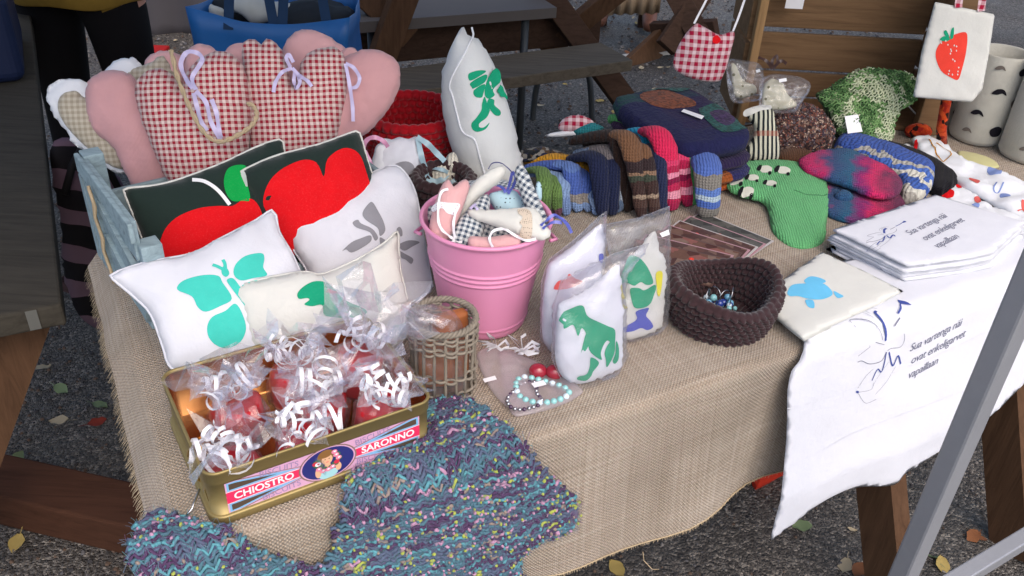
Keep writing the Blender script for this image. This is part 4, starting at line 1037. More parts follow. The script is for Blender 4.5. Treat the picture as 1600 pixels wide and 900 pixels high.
m_polka = m_polka.fin(m_polka.mix(m_polka.math('LESS_THAN', vx.outputs['Distance'], .2), C('#b4d4e0'), C('#2a3a4a')), .9)
m_lace = NT('beige_lace'); vx = m_lace.n('TexVoronoi', iVector=m_lace.co(), iScale=330., iRandomness=.3); m_lace = m_lace.fin(m_lace.mix(m_lace.math('LESS_THAN', vx.outputs['Distance'], .3), C('#cdbfae'), C('#8f8274')), .9)
m_lacew = NT('white_lace'); vx = m_lacew.n('TexVoronoi', iVector=m_lacew.co(), iScale=260., iRandomness=.3); m_lacew = m_lacew.fin(m_lacew.mix(m_lacew.math('LESS_THAN', vx.outputs['Distance'], .28), (.8, .8, .84, 1), C('#c8a0ac')), .9)
GS = 'fabric sachets in the pink bucket'
def sachet(o, yaw, lean, pts, T, mat, label, seed):
    pf = puff('sachet', Pl(o, yaw, lean), pts, T, mat, wr=.0012, wf=45, seed=seed, edge=.001, g=.0045); tag(pf.ob, label, 'sachet', GS); return pf
def BP(px, py, dz): return P(px, py, zr+dz)
sachet(BP(760, 345, -.06), 0, 75, [(675, 330), (720, 290), (800, 288), (850, 320), (850, 370), (800, 392), (720, 390), (680, 365)], .03, m_gingg, 'grey gingham sachet lying lowest in the bucket', 40)
s0 = sachet(BP(670, 340, -.012), 0, 40, [(663, 334), (666, 324), (676, 321), (686, 326), (684, 346), (670, 349)], .010, m_gingg, 'small grey gingham sachet at the left rim of the bucket', 41)
s2 = sachet(BP(730, 372, -.01), 10, 55, [(700, 376), (712, 350), (735, 322), (756, 304), (765, 308), (764, 330), (752, 340), (758, 352), (748, 378), (728, 392), (708, 390)], .018, m_gingg, 'grey gingham sachet crumpled in the middle of the bucket', 42)
s3 = sachet(BP(730, 330, .005), -10, 45, [(716, 345), (722, 312), (738, 288), (760, 270), (780, 260), (790, 260), (790, 272), (776, 288), (752, 306), (738, 325), (726, 344)], .016, m_cream, 'long white heart sachet pointing up behind the pink sachet', 43)
s1 = sachet(BP(692, 362, .0), 15, 40, [(670, 366), (674, 336), (684, 304), (694, 284), (703, 281), (708, 292), (718, 284), (728, 280), (734, 290), (728, 312), (716, 344), (704, 370), (690, 380), (676, 376)], .017, m_pink2, 'pink heart sachet with white lace band at the left of the bucket', 44)
on(s1, 'lace_band', [(676, 322), (684, 315), (700, 318), (718, 319), (716, 328), (710, 336), (698, 334), (690, 326), (678, 330)], m_lacew)
s5 = sachet(BP(835, 340, .0), -20, 25, [(805, 276), (807, 260), (812, 255), (824, 268), (836, 296), (850, 328), (860, 352), (858, 370), (840, 362), (818, 318)], .014, m_gingg, 'grey gingham sachet standing upright at the right of the bucket', 45)
s6 = sachet(BP(795, 322, .002), 0, 50, [(762, 308), (766, 302), (780, 298), (796, 296), (808, 300), (816, 312), (824, 328), (800, 334), (778, 330), (768, 320)], .014, m_polka, 'pale blue dotted sachet at the back of the bucket', 46)
s8 = sachet(BP(842, 312, .0), -20, 20, [(837, 290), (841, 283), (846, 290), (846, 312), (838, 312)], .008, m_polka, 'narrow pale blue dotted sachet at the right rim of the bucket', 47)
s9 = sachet(BP(772, 390, -.004), 5, 20, [(731, 374), (735, 369), (768, 370), (806, 365), (813, 374), (812, 392), (775, 398), (736, 394)], .013, m_pink2, 'square pink felt sachet at the front rim of the bucket', 48)
s4 = sachet(BP(800, 360, .014), -12, 62, [(731, 334), (736, 327), (760, 329), (800, 328), (830, 326), (842, 332), (852, 350), (861, 364), (852, 374), (832, 374), (800, 364), (760, 349), (740, 342)], .016, m_cream, 'white heart sachet with beige lace lying across the bucket', 49)
on(s4, 'lace_band', [(810, 328), (822, 327), (830, 334), (832, 350), (830, 366), (820, 369), (810, 364), (816, 354), (812, 350), (817, 342), (810, 336)], m_lace)
bow(s1, [((700, 296), (690, 300), (685, 318), (684, 345), (690, 360), (702, 368), (712, 374)), ((712, 372), (708, 350), (712, 330)), ((712, 374), (720, 378), (728, 374)), ((712, 374), (704, 380), (700, 386))], m_rib_w, .004, .006)
bow(s2, [((740, 320), (746, 330), (748, 345)), ((735, 326), (745, 318))], m_rib_l, .005)
bow(s6, [((792, 300), (798, 280), (800, 268)), ((790, 302), (784, 292), (776, 288)), ((794, 304), (802, 290), (806, 276), (800, 266))], m_rib_b, .005)
bow(s9, [((770, 386), (765, 374), (770, 362), (782, 358), (792, 360)), ((792, 360), (805, 368), (822, 376), (838, 374))], m_rib_w, .004)
bow(s4, [((845, 352), (856, 340), (866, 334), (876, 338), (884, 344)), ((848, 356), (862, 346), (878, 344)), ((868, 334), (884, 346), (893, 360))], m_rib_b, .005)
bow(s3, [((762, 262), (768, 254), (780, 253), (792, 260), (800, 268))], m_rib_n, .0018)
# white knitted bootees with pale blue ties
m_wk = M_knit('white_knit', [(0, C('#d4cfc0'))], px=.008, py=.008)
for i, (pts, lab) in enumerate((([(672, 268), (680, 256), (696, 256), (708, 262), (708, 284), (690, 292), (672, 286)], 'white knitted bootee with pale blue tie below the red basket'), ([(694, 254), (702, 240), (712, 240), (718, 262), (712, 282), (700, 278)], 'white knitted bootee beside the tall cushion'))):
    pf = puff('bootee', pl(692, 300, TZ+.03, 5, 35), pts, .028, m_wk, wr=.003, seed=51+i); tag(pf.ob, lab, 'bootee')
    if i == 0: bow(pf, [((668, 280), (690, 288), (708, 282), (722, 268)), ((672, 262), (690, 266), (700, 270))], m_rib_s, .008)

# ------------------------------------------------------------------ biscuit tin
tFL = P(338, 826); tFR = P(674, 701); tx = (tFR-tFL).normalized(); LX = (tFR-tFL).length; LY = .215; HT = .083
TIN = Matrix.Translation(tFL+Vector((0, 0, .005))) @ Matrix.Rotation(math.atan2(tx.y, tx.x), 4, 'Z')
def rr(x0, x1, y0, y1, r, z, n=6):
    out = []
    for cx, cy, a0 in ((x1-r, y0+r, -90), (x1-r, y1-r, 0), (x0+r, y1-r, 90), (x0+r, y0+r, 180)):
        for i in range(n+1):
            a = R(a0+90*i/n); out.append(Vector((cx+r*math.cos(a), cy+r*math.sin(a), z)))
    return out
def tin():
    o = empty('biscuit_tin', TIN.translation, 'gold biscuit tin with pink printed label and portrait, full of wrapped gifts', 'tin'); o.matrix_world = TIN
    def loops(ls, name, mat, capb=False):
        V = []; 
        for l in ls: V += l
        n = len(ls[0]); F = [(i*n+k, i*n+(k+1) % n, (i+1)*n+(k+1) % n, (i+1)*n+k) for i in range(len(ls)-1) for k in range(n)]
        if capb: F.append(tuple((len(ls)-1)*n+k for k in range(n)))
        return mk(name, V, F, mat, o, True)
    L = lambda d, z: rr(-d, LX+d, -d, LY+d, .016+d, z)
    loops([L(.003, .0), L(.0045, .001), L(.0045, .010), L(.004, .012), L(.001, .0125), L(.0, .0125), L(0, HT-.020), L(.001, HT-.0195), L(.0022, HT-.018), L(.0022, HT-.003), L(.0035, HT-.002), L(.0038, HT), L(.003, HT+.0015), L(.001, HT+.0015), L(-.0005, HT), L(-.0008, HT-.003)], 'body', m_gold)
    loops([L(-.0008, HT-.002), L(-.0008, HT-.012), L(-.002, HT-.014), L(-.0015, .004)], 'inner_wall', m_goldin, True)
    z0, z1 = .0135, HT-.021; x0, x1 = .018, LX-.018; cx = (x0+x1)/2; zc = (z0+z1)/2; y = -.0005
    ml = lambda n, h, **k: M('tin_'+n, C(h), .35, .04, 40, spec=.5, **k)
    lil, redm, blu, br, navy, wh = ml('lilac', '#d6a6c4'), ml('banner', '#e2325f'), ml('blue', '#7db6de'), ml('brown', '#8a6f66'), ml('navy', '#2b2f74'), ml('white', '#f2eef0')
    dk, sk, hr, pk, rs, gn, drs = ml('darkpanel', '#55463a'), ml('skin', '#e3b28e'), ml('hair', '#8a6236'), ml('pinkrose', '#ea86a4'), ml('redrose', '#cc3048'), ml('leafgreen', '#3f6b4a'), ml('dress', '#a4d4dc')
    lay = [0]
    def poly(name, pts, mat, par=o):
        lay[0] += 1; yy = y-.00022*(1+lay[0]*.12)
        vs, fs = fill(resample(pts, .02), .05); me = mk(name, [(a, yy, b) for a, b in vs], fs, mat, par, False)
        return me
    lab = poly('label', [(x0, z0), (x1, z0), (x1, z1), (x0, z1)], lil)
    def P2(name, pts, mat): return poly(name, pts, mat, lab)
    h = z1-z0
    for sg in (-1, 1):
        X = lambda f: cx+sg*f*(x1-x0)/2
        for up in (-1, 1):
            Z = lambda f: zc+up*f*h/2
            P2('border_frame', [(X(.16), Z(.16)), (X(1), Z(.26)), (X(1), Z(1)), (X(.72), Z(1)), ], br) if False else None
            tri = [(X(.28), Z(.34)), (X(.985), Z(.42)), (X(.985), Z(.97)), (X(.90), Z(.97))]
            P2('border_frame', tri, blu)
            P2('dark_panel', [(X(.50), Z(.47)), (X(.965), Z(.50)), (X(.965), Z(.89)), (X(.90), Z(.87))], dk)
            P2('brown_line', [(X(.16), Z(.30)), (X(.26), Z(.36)), (X(.90), Z(1.0)), (X(.84), Z(1.0))], br)
        P2('banner_edge', [(X(.1), Z(-.10)) if False else (X(.10), zc-h*.13), (X(1), zc-h*.20), (X(1), zc+h*.20), (X(.10), zc+h*.13)], wh)
        P2('banner', [(X(.10), zc-h*.115), (X(1), zc-h*.185), (X(1), zc+h*.185), (X(.10), zc+h*.115)], redm)
    def txt(body, size, x, z, mat, shear=0., off=.0, sx=1., rot=0., sp=1.):
        vs, fs = text2(body, size, shear, off, sp); lay[0] += 1; yy = y-.00022*(1+lay[0]*.12); c, s_ = math.cos(rot), math.sin(rot)
        mk('lettering', [(x+(a*c*sx-b*s_), yy, z+(a*s_*sx+b*c)) for a, b in vs], fs, mat, lab, False)
    txt('CHIOSTRO', .0150, cx-.082, zc-.0003, wh, 0, .0004, 1.0); txt('SARONNO', .0150, cx+.083, zc-.0003, wh, 0, .0004, 1.02)
    ltx = ml('lilactext', '#9a86ae')
    for sg in (-1, 1):
        txt('BISCUITS', .0125, cx+sg*.062, zc+h*.37, ltx, 0, 0, 1.0, sg*R(4)); txt('BISCUITS', .0125, cx+sg*.062, zc-h*.37, ltx, 0, 0, 1.0, -sg*R(4))
    ell = lambda a, b, ra, rb, n=28: [(a+ra*math.cos(2*math.pi*i/n), b+rb*math.sin(2*math.pi*i/n)) for i in range(n)]
    P2('medallion', ell(cx, zc, .0385, .0275, 36), br); P2('medallion', ell(cx, zc, .0365, .0258, 36), lil); P2('medallion', ell(cx, zc, .0345, .0245, 36), navy)
    P2('portrait', ell(cx-.001, zc-.018, .013, .008), drs); P2('portrait', ell(cx-.014, zc-.012, .004, .008), sk); P2('portrait', ell(cx+.013, zc-.011, .004, .007), sk)
    P2('portrait', ell(cx-.001, zc-.004, .004, .006), sk)
    P2('portrait', ell(cx-.002, zc+.0125, .0115, .0105), hr); P2('portrait', ell(cx-.001, zc+.0065, .0072, .0085), sk)
    P2('portrait', ell(cx-.003, zc+.0140, .0080, .0040), hr)
    for dx, dz, rx in ((-.0036, .0072, .0011), (.0018, .0072, .0011)): P2('portrait', ell(cx+dx, zc+dz, rx, .0007, 10), dk)
    P2('portrait', ell(cx-.001, zc+.0022, .0020, .0006, 10), redm)
    rg = random.Random(4)
    for dx, dz in ((-.015, .007), (-.012, -.001), (.012, .010), (.014, .003), (.009, -.004), (-.006, -.008), (.004, -.008)): P2('portrait', ell(cx+dx, zc+dz, .0052, .0042, 12), gn)
    for dx, dz, m_ in ((-.016, .003, gn), (-.013, -.005, pk), (-.008, -.010, pk), (-.001, -.010, pk), (.005, -.008, pk), (.011, -.002, rs), (.014, .004, pk), (.011, .010, pk), (.009, .016, pk), (-.017, .006, rs), (-.0135, .004, wh)):
        P2('portrait', ell(cx+dx, zc+dz, .0040, .0034, 12), m_); P2('portrait', ell(cx+dx+.0006, zc+dz+.0004, .0018, .0014, 8), wh if m_ is pk else rs)
    return o
TINO = tin()
# gifts wrapped in cellophane inside the tin
m_jam = M('red_wax', C('#c01622'), .3, .2, 30, spec=.4)
m_cello2 = M_cello('frosted_cellophane', haze=.13)
m_foil = M('gold_foil', C('#c09a4a'), .25, .15, 30, .6, 60, .5, .9)
def wrapped(base, rad, hgt, tilt, seed, label, content=m_jam, ruff=.075, ncurl=6, big=1.):
    r = random.Random(seed); e = empty('wrapped_gift', base, label, 'gift', 'cellophane wrapped gifts in the tin')
    ax = Vector((math.sin(tilt[0]), math.sin(tilt[1]), 1)).normalized(); x = ax.orthogonal().normalized(); y = ax.cross(x)
    mb = MB(); n = 20
    prof = [(0.001, 0), (rad*.9, 0), (rad, .006), (rad*1.02, hgt*.8), (rad*.97, hgt*.96), (rad*.85, hgt), (.001, hgt)]
    mb.lathe(prof, n)
    mb.v = [base + x*v.x + y*v.y + ax*v.z + Vector((1, 1, 1))*.003*noise.noise(v*60+Vector((seed, 0, 0))) for v in mb.v]; part(mb, 'red_block', content, e, True)
    # film: body, neck, ruff with sharp crumples
    n = 22; rows = [(rad*1.05, 0), (rad*1.12, hgt*.35), (rad*1.15, hgt*.75), (rad*.9, hgt*1.08), (.010, hgt*1.3), (.012, hgt*1.36)]
    m = 6
    for k in range(1, m+1): rows.append((.012+ruff*big*(k/m)**.9, hgt*1.36+ruff*.75*(k/m)**.8-(.03 if k == m else 0)*0))
    V = []
    amp = [r.uniform(.5, 1.25) for _ in range(n)]; za = [r.uniform(-.5, .5) for _ in range(n)]
    for j, (rr_, z) in enumerate(rows):
        for i in range(n):
            a = 2*math.pi*i/n+.12*math.sin(j*1.3+seed); f = max(0, (j-4)/m)
            jit = .002+.004*f
            q = rr_*(1+(amp[i]-1)*f*.6+(.16*(-1)**i)*(.35+f)+.04*r.uniform(-1, 1)); zz = z+za[i]*ruff*.9*f+r.uniform(-1, 1)*jit
            V.append(base + x*(q*math.cos(a)+r.uniform(-1, 1)*jit) + y*(q*math.sin(a)+r.uniform(-1, 1)*jit) + ax*zz)
    F = []
    for j in range(len(rows)-1):
        for i in range(n):
            a, b, c, d = j*n+i, j*n+(i+1) % n, (j+1)*n+(i+1) % n, (j+1)*n+i
            F += [(a, b, d), (b, c, d)] if j % 2 == 0 else [(a, b, c), (a, c, d)]
    mb = MB(); mb.v = V; mb.f = F; part(mb, 'cellophane', m_cello, e, False)
    mb = MB(); c0 = base+ax*hgt*1.36; m3 = 14; V = []
    for j in range(5):
        for i in range(m3):
            a = 2*math.pi*i/m3+.3*j; q = .006+ruff*.95*(j/4)*(1+.25*(-1)**i+r.uniform(-.2, .2)); V.append(c0+x*q*math.cos(a)+y*q*math.sin(a)+ax*(ruff*.55*(j/4)+r.uniform(-.4, .4)*ruff*(j/4)))
    mb.v = V; mb.f = [(j*m3+i, j*m3+(i+1) % m3, (j+1)*m3+(i+1) % m3, (j+1)*m3+i) for j in range(4) for i in range(m3)]; part(mb, 'cellophane', m_cello2, e, False) if ruff > .045 else None
    neck = base+ax*hgt*1.33
    for k in range(ncurl):
        mb = MB(); a = 2*math.pi*k/ncurl+r.uniform(-.4, .4); dr = (x*math.cos(a)+y*math.sin(a)+Vector((0, -.45, r.uniform(-.2, .55)))).normalized()
        curl(mb, neck+dr*.012+Vector((0, 0, .012)), dr, r.uniform(.011, .021), r.uniform(1.3, 2.8), r.uniform(.009, .015), .0056, seed*10+k); part(mb, 'curled_ribbon', m_rib_w, e, True)
def tp_(fx, fy, z=.008): return TIN @ Vector((LX*fx, LY*fy, z))
LAB = ['red gift in cellophane at the front left corner of the tin', 'red gift in cellophane at the front middle of the tin', 'red gift in cellophane at the front right of the tin', 'red gift in cellophane at the back left of the tin', 'red gift in cellophane at the back centre of the tin', 'red gift in cellophane at the back right of the tin, film flaring over the basket', 'red gift in cellophane in the very centre of the tin']
spots = [(.14, .20, .0, -.1), (.46, .19, .0, -.15), (.80, .22, .2, -.1), (.26, .66, -.1, .1), (.55, .76, .0, .2), (.83, .72, .25, .15), (.60, .48, .05, 0)]
for i, (fx, fy, t1, t2) in enumerate(spots):
    wrapped(tp_(fx, fy), .034, .046+.008*(i % 3), (t1, t2), 100+i, LAB[i], ruff=(.036, .034, .040, .046, .044, .070, .046)[i], ncurl=(7, 7, 6, 5, 5, 6, 6)[i])
for i, (fx, fy) in enumerate(((.05, .30), (.05, .48), (.055, .12))):
    mb = MB(); mb.ell(tp_(fx, fy, .028), .018, .018, .022, 12, 8)
    for v in mb.v: v += Vector((1, 1, 1))*.004*noise.noise(v*70)
    thing(mb, 'foil_chocolate', m_foil, ('gold foil wrapped sweet in the middle of the tin left wall', 'gold foil wrapped sweet furthest back along the tin left wall', 'gold foil wrapped sweet in the tin front left corner')[i], 'sweet', 'gold foil sweets in the tin')

# ------------------------------------------------------------------ wicker basket with soap
wb_ = P(692, 604); wb_ = Vector((wb_.x, wb_.y, TZ+.004))
def wicker():
    e = empty('wicker_basket', wb_, 'small round open wicker basket holding wrapped soap beside the tin', 'basket')
    r, H = .046, .120; n = 18; rg = random.Random(3)
    for k in range(n):
        a = 2*math.pi*k/n; mb = MB()
        mb.tube([wb_+Vector((r*math.cos(a)*(1+.02*math.sin(z*40+k)), r*math.sin(a)*(1+.02*math.sin(z*40+k)), z)) for z in [0, .03, .06, .09, H]], .0022+rg.uniform(0, .0006), 6); part(mb, 'stake', m_wicker, e, True)
    for z0, cnt in ((.004, 3), (.038, 2), (.086, 3), (.106, 3)):
        for c in range(cnt):
            mb = MB(); pts = []
            for i in range(n*4+1):
                a = 2*math.pi*i/(n*4); w = .0045*math.sin(n*a/2*1.0+math.pi*c); pts.append(wb_+Vector(((r+w)*math.cos(a), (r+w)*math.sin(a), z0+c*.0048+.002*math.sin(a*3+c)+rg.uniform(-.0006, .0006))))
            mb.tube(pts, .0022, 6, False); part(mb, 'weaver', m_wicker, e, True)
    for c in range(3):
        mb = MB(); pts = []
        for i in range(109):
            a = 2*math.pi*i/108; ph = a*14+c*2.09; pts.append(wb_+Vector(((r+.003*math.cos(ph))*math.cos(a), (r+.003*math.cos(ph))*math.sin(a), H+.003*math.sin(ph)+.003)))
        mb.tube(pts, .0026, 6, False); part(mb, 'rim_braid', m_wicker, e, True)
    mb = MB(); mb.lathe([(.001, .002), (r-.002, .002)], 24, wb_); part(mb, 'base_disc', m_wicker, e)
    m_soap = M('amber_soap', C('#a5623a'), .35, .3, 25, .3, 60, .5)
    for i, (dx, dy, h, rot) in enumerate(((-.010, -.008, .095, .2), (.012, .012, .118, .5))):
        mb = MB(); mb.box(-.026, .026, -.010, .010, .006, h, Matrix.Translation(wb_+Vector((dx, dy, 0))) @ Matrix.Rotation(rot, 4, 'Z') @ Matrix.Rotation(-.06, 4, 'X')); bevel(thing(mb, 'soap_bar', m_soap, ('amber soap bar standing in front inside the wicker basket', 'taller amber soap bar standing behind inside the wicker basket')[i], 'soap', 'soap bars in the wicker basket'), .005)
    pn = Pl(wb_+Vector((-.005, -.022, 0)), 8, 4)
    pf = puff('soap_wrapper', pn, [(-.036, .01), (.036, .01), (.038, .07), (.034, .12), (.015, .140), (-.02, .148), (-.045, .135), (-.038, .07)], .030, m_bag, raw=True, wr=.006, wf=40, seed=61, pw=.35); tag(pf.ob, 'clear crinkled film around the soap bars in the wicker basket', 'wrapper')
wicker()
# ------------------------------------------------------------------ pouches in clear bags
def pouch(base, yaw, lean, pts, T, label, seed, mat=m_white):
    pf = puff('printed_pouch', Pl(base, yaw, lean), pts, T, mat, wr=.004, wf=22, seed=seed, edge=.006, pw=.4); tag(pf.ob, label, 'pouch', 'printed cloth pouches in clear bags'); return pf
def clearbag(base, yaw, lean, pts, T, label, seed):
    pf = puff('clear_plastic_bag', Pl(base, yaw, lean), pts, T, m_bag, smooth=False, wr=.004, wf=30, seed=seed, edge=.004, pw=.35, g=.007)
    tag(pf.ob, label, 'plastic bag', 'clear bags around the pouches'); mb = MB()
    mb.tube([Vector((u, v, 0)) for u, v in pf.o]+[Vector((*pf.o[0], 0))], .0006, 4, False); mb.build('seal_edge', m_bag, pf.ob, True); return pf
po = pouch(P(880, 556), 20, 14, [(855, 420), (864, 408), (900, 380), (938, 350), (944, 362), (944, 400), (930, 470), (912, 545), (880, 560), (856, 545), (847, 520), (848, 470)], .015, 'white pouch with coral print in the clear bag nearest the pink bucket', 70)
on(po, 'coral_print', [(866, 452), (872, 440), (884, 436), (888, 427), (897, 434), (908, 438), (898, 446), (880, 452)], m_coral)
on(po, 'blue_print', [(936, 398), (944, 398), (944, 410), (937, 410)], m_navyp)
clearbag(P(880, 558), 20, 14, [(844, 530), (846, 440), (858, 405), (900, 372), (940, 335), (948, 330), (946, 400), (930, 500), (914, 556), (876, 566)], .022, 'clear bag around the coral pouch beside the pink bucket', 71)
pf_ = pouch(P(1005, 528), 32, 12, [(968, 520), (970, 470), (984, 412), (1004, 382), (1020, 362), (1026, 366), (1030, 392), (1038, 402), (1037, 450), (1034, 505), (1026, 514), (990, 530), (976, 530)], .015, 'cream pouch with green and blue fish print in clear bag by the brown bowl', 72, m_cream)
on(pf_, 'fish_print', [(974, 446), (980, 425), (988, 405), (1000, 403), (1012, 418), (1019, 440), (1008, 444), (1000, 440), (990, 446), (982, 443)], m_dino)
on(pf_, 'fish_print', [(984, 452), (996, 449), (1004, 452), (1022, 444), (1020, 462), (1014, 474), (1002, 480), (988, 478)], m_dino)
on(pf_, 'fish_tail_print', [(992, 486), (1012, 480), (1008, 492), (1014, 500), (1019, 510), (1010, 515), (1000, 512), (986, 518), (972, 520), (978, 510), (994, 498)], m_navyp)
on(pf_, 'yellow_print', [(1024, 428), (1034, 424), (1033, 440), (1030, 462), (1025, 456)], m_yel); on(pf_, 'yellow_print', [(970, 450), (977, 446), (978, 466), (972, 474), (980, 480), (972, 486), (968, 470)], m_yel)
mb = MB(); q = pf_.plane; mb.add([Vector((*q.to2(p), .026)) for p in ((1014, 358), (1028, 352), (1030, 360), (1018, 364))], [(0, 1, 2, 3)]); mb.build('price_tag', m_paper, pf_.ob)
clearbag(P(1005, 530), 32, 12, [(962, 524), (966, 440), (940, 352), (1000, 340), (1046, 322), (1044, 400), (1042, 508), (1028, 520), (985, 536)], .022, 'clear bag around the fish pouch with shiny folded top', 73)
pd = pouch(P(918, 600), 24, 12, [(872, 482), (878, 472), (910, 458), (940, 434), (962, 414), (968, 414), (969, 440), (972, 490), (972, 555), (966, 574), (938, 588), (908, 600), (886, 594), (872, 578), (867, 545)], .018, 'white pouch with green lizard print in the front clear bag', 74)
for pts in ([(877, 503), (884, 490), (900, 480), (911, 478), (916, 492), (930, 500), (948, 508), (959, 514), (960, 532), (958, 540), (946, 530), (936, 548), (937, 560), (920, 548), (916, 534), (914, 520), (908, 512), (902, 524), (898, 512), (893, 507), (882, 514), (881, 508)],
      [(905, 549), (909, 536), (914, 520), (921, 522), (920, 532), (912, 546), (908, 544)], [(921, 556), (934, 565), (926, 580), (924, 588), (916, 596), (903, 594), (904, 588), (916, 584), (920, 570)], [(942, 548), (950, 534), (958, 532), (960, 545), (954, 560), (946, 572), (944, 560)], [(962, 532), (968, 545), (967, 562), (960, 568), (956, 562), (961, 550)]):
    on(pd, 'lizard_print', pts, m_dino)
clearbag(P(918, 602), 24, 12, [(862, 560), (866, 480), (876, 440), (960, 396), (1014, 380), (1004, 400), (976, 430), (978, 560), (966, 584), (915, 608), (880, 600)], .025, 'clear bag around the green lizard pouch with slanted open top', 75)

# ------------------------------------------------------------------ organza bags with bracelets
def organza(pts, label, seed, nk):
    pf = puff('organza_bag', pl(830, 600, TZ+.009, 29, 90), pts, .007, m_veil, wr=.003, wf=35, seed=seed, edge=.002, pw=.4); tag(pf.ob, label, 'organza bag')
    mb = MB(); nk3 = Vector((*pf.plane.to2(nk), .012)); r = random.Random(seed)
    for k in range(7):
        a = r.uniform(0, 6.28); L = r.uniform(.02, .035); d = Vector((math.cos(a), math.sin(a), .25)); n_ = Vector((-d.y, d.x, .3)).normalized()
        mb.strip([nk3, nk3+d*L*.5+n_*.006+Vector((0, 0, .010)), nk3+d*L+Vector((0, 0, .006)), nk3+d*L*.55-n_*.008+Vector((0, 0, .004)), nk3], .005, Vector((0, 0, 1)).lerp(n_, .35).normalized())
    mb.build('bow', m_rib_w, pf.ob, True); return pf
o2 = organza([(745, 560), (758, 545), (790, 548), (812, 560), (830, 600), (838, 640), (800, 640), (768, 610)], 'pinkish sheer bag lying left of the bracelet bag', 81, (776, 552))
o1 = organza([(780, 552), (800, 548), (826, 560), (868, 578), (905, 604), (908, 616), (870, 636), (812, 650), (796, 640), (786, 600)], 'sheer bag holding turquoise bracelets in front of the lizard pouch', 82, (816, 558))
def tagp(pf, pts, w, label=None):
    mb = MB(); mb.add([Vector((*pf.plane.to2(p), w)) for p in pts], [(0, 1, 2, 3)]); return mb.build('price_tag', m_paper, pf.ob)
tagp(o2, ((754, 600), (773, 595), (776, 601), (757, 606)), .010); tagp(o1, ((829, 612), (848, 607), (853, 614), (834, 619)), .016)
m_bt = M('turquoise_bead', C('#8ec6c6'), .1, .12, 90, spec=.8); m_bs = M('silver_bead', C('#b4b4ba'), .25, .1, 60, metal=.9); m_bv = M('dark_bead', C('#4a3850'), .2, .1, 60, spec=.6)
def bracelet(pts, s, mats, label, seed, z=.008):
    c = [P(*p, TZ+.006) for p in pts]; e = empty('bracelet', c[0], label, 'bracelet')
    ring = [Vector(q) for q in smooth_poly([tuple(q) for q in c], True, n=40)]
    L = 0; last = None; k = 0
    for q in ring:
        if last is None or (q-last).length > s*2.0:
            mb = MB(); mb.ell(q+Vector((0, 0, z)), s, s, s*.95, 8, 6); part(mb, 'bead', mats[k % len(mats)], e, True); last = q; k += 1
bracelet([(806, 606), (818, 596), (850, 602), (880, 612), (888, 622), (870, 632), (840, 636), (812, 626)], .0052, [m_bt, m_bt, m_bead3, m_bt], 'turquoise glass bead bracelet inside the sheer bag', 1)
bracelet([(792, 632), (800, 620), (816, 606), (836, 604), (838, 620), (846, 636), (820, 646), (800, 644)], .0034, [m_bs, m_bs, m_bv], 'small silver and dark bead bracelet inside the sheer bag', 2)
for i, (px, py) in enumerate(((840, 586), (866, 588))):
    q = P(px, py, TZ+.012); mb = MB(); mb.ell(q+Vector((0, 0, .008)), .014, .012, .012, 14, 9)
    thing(mb, 'red_bead', M('dark_red_glass', C('#9a2436'), .15, .15, 60, spec=.7), ('left large red bead under the sheer bag', 'right large red bead under the sheer bag')[i], 'bead', None, True)

# ------------------------------------------------------------------ cloths that bend over the table front
FR = .016
FP = Pl(T(0, -.045-.004, TZ+.006-FR), 29, 0)       # u = along the front edge, v = up, w = towards the viewer
def bend(u, v, w):
    if v <= 0: return (u, v, w)
    if v < FR*math.pi/2:
        th = v/FR; return (u, (FR+w)*math.sin(th), -FR+(FR+w)*math.cos(th))
    return (u, FR+w, -FR-(v-FR*math.pi/2))
def unroll(p, off=0):
    u, v = FP.to2(p, off)
    if v <= FR*.6: return (u, v)
    q = P(*p, TZ+.006)-FP.o
    return (q.dot(FP.U), FR*math.pi/2 - q.dot(FP.N) - FR)
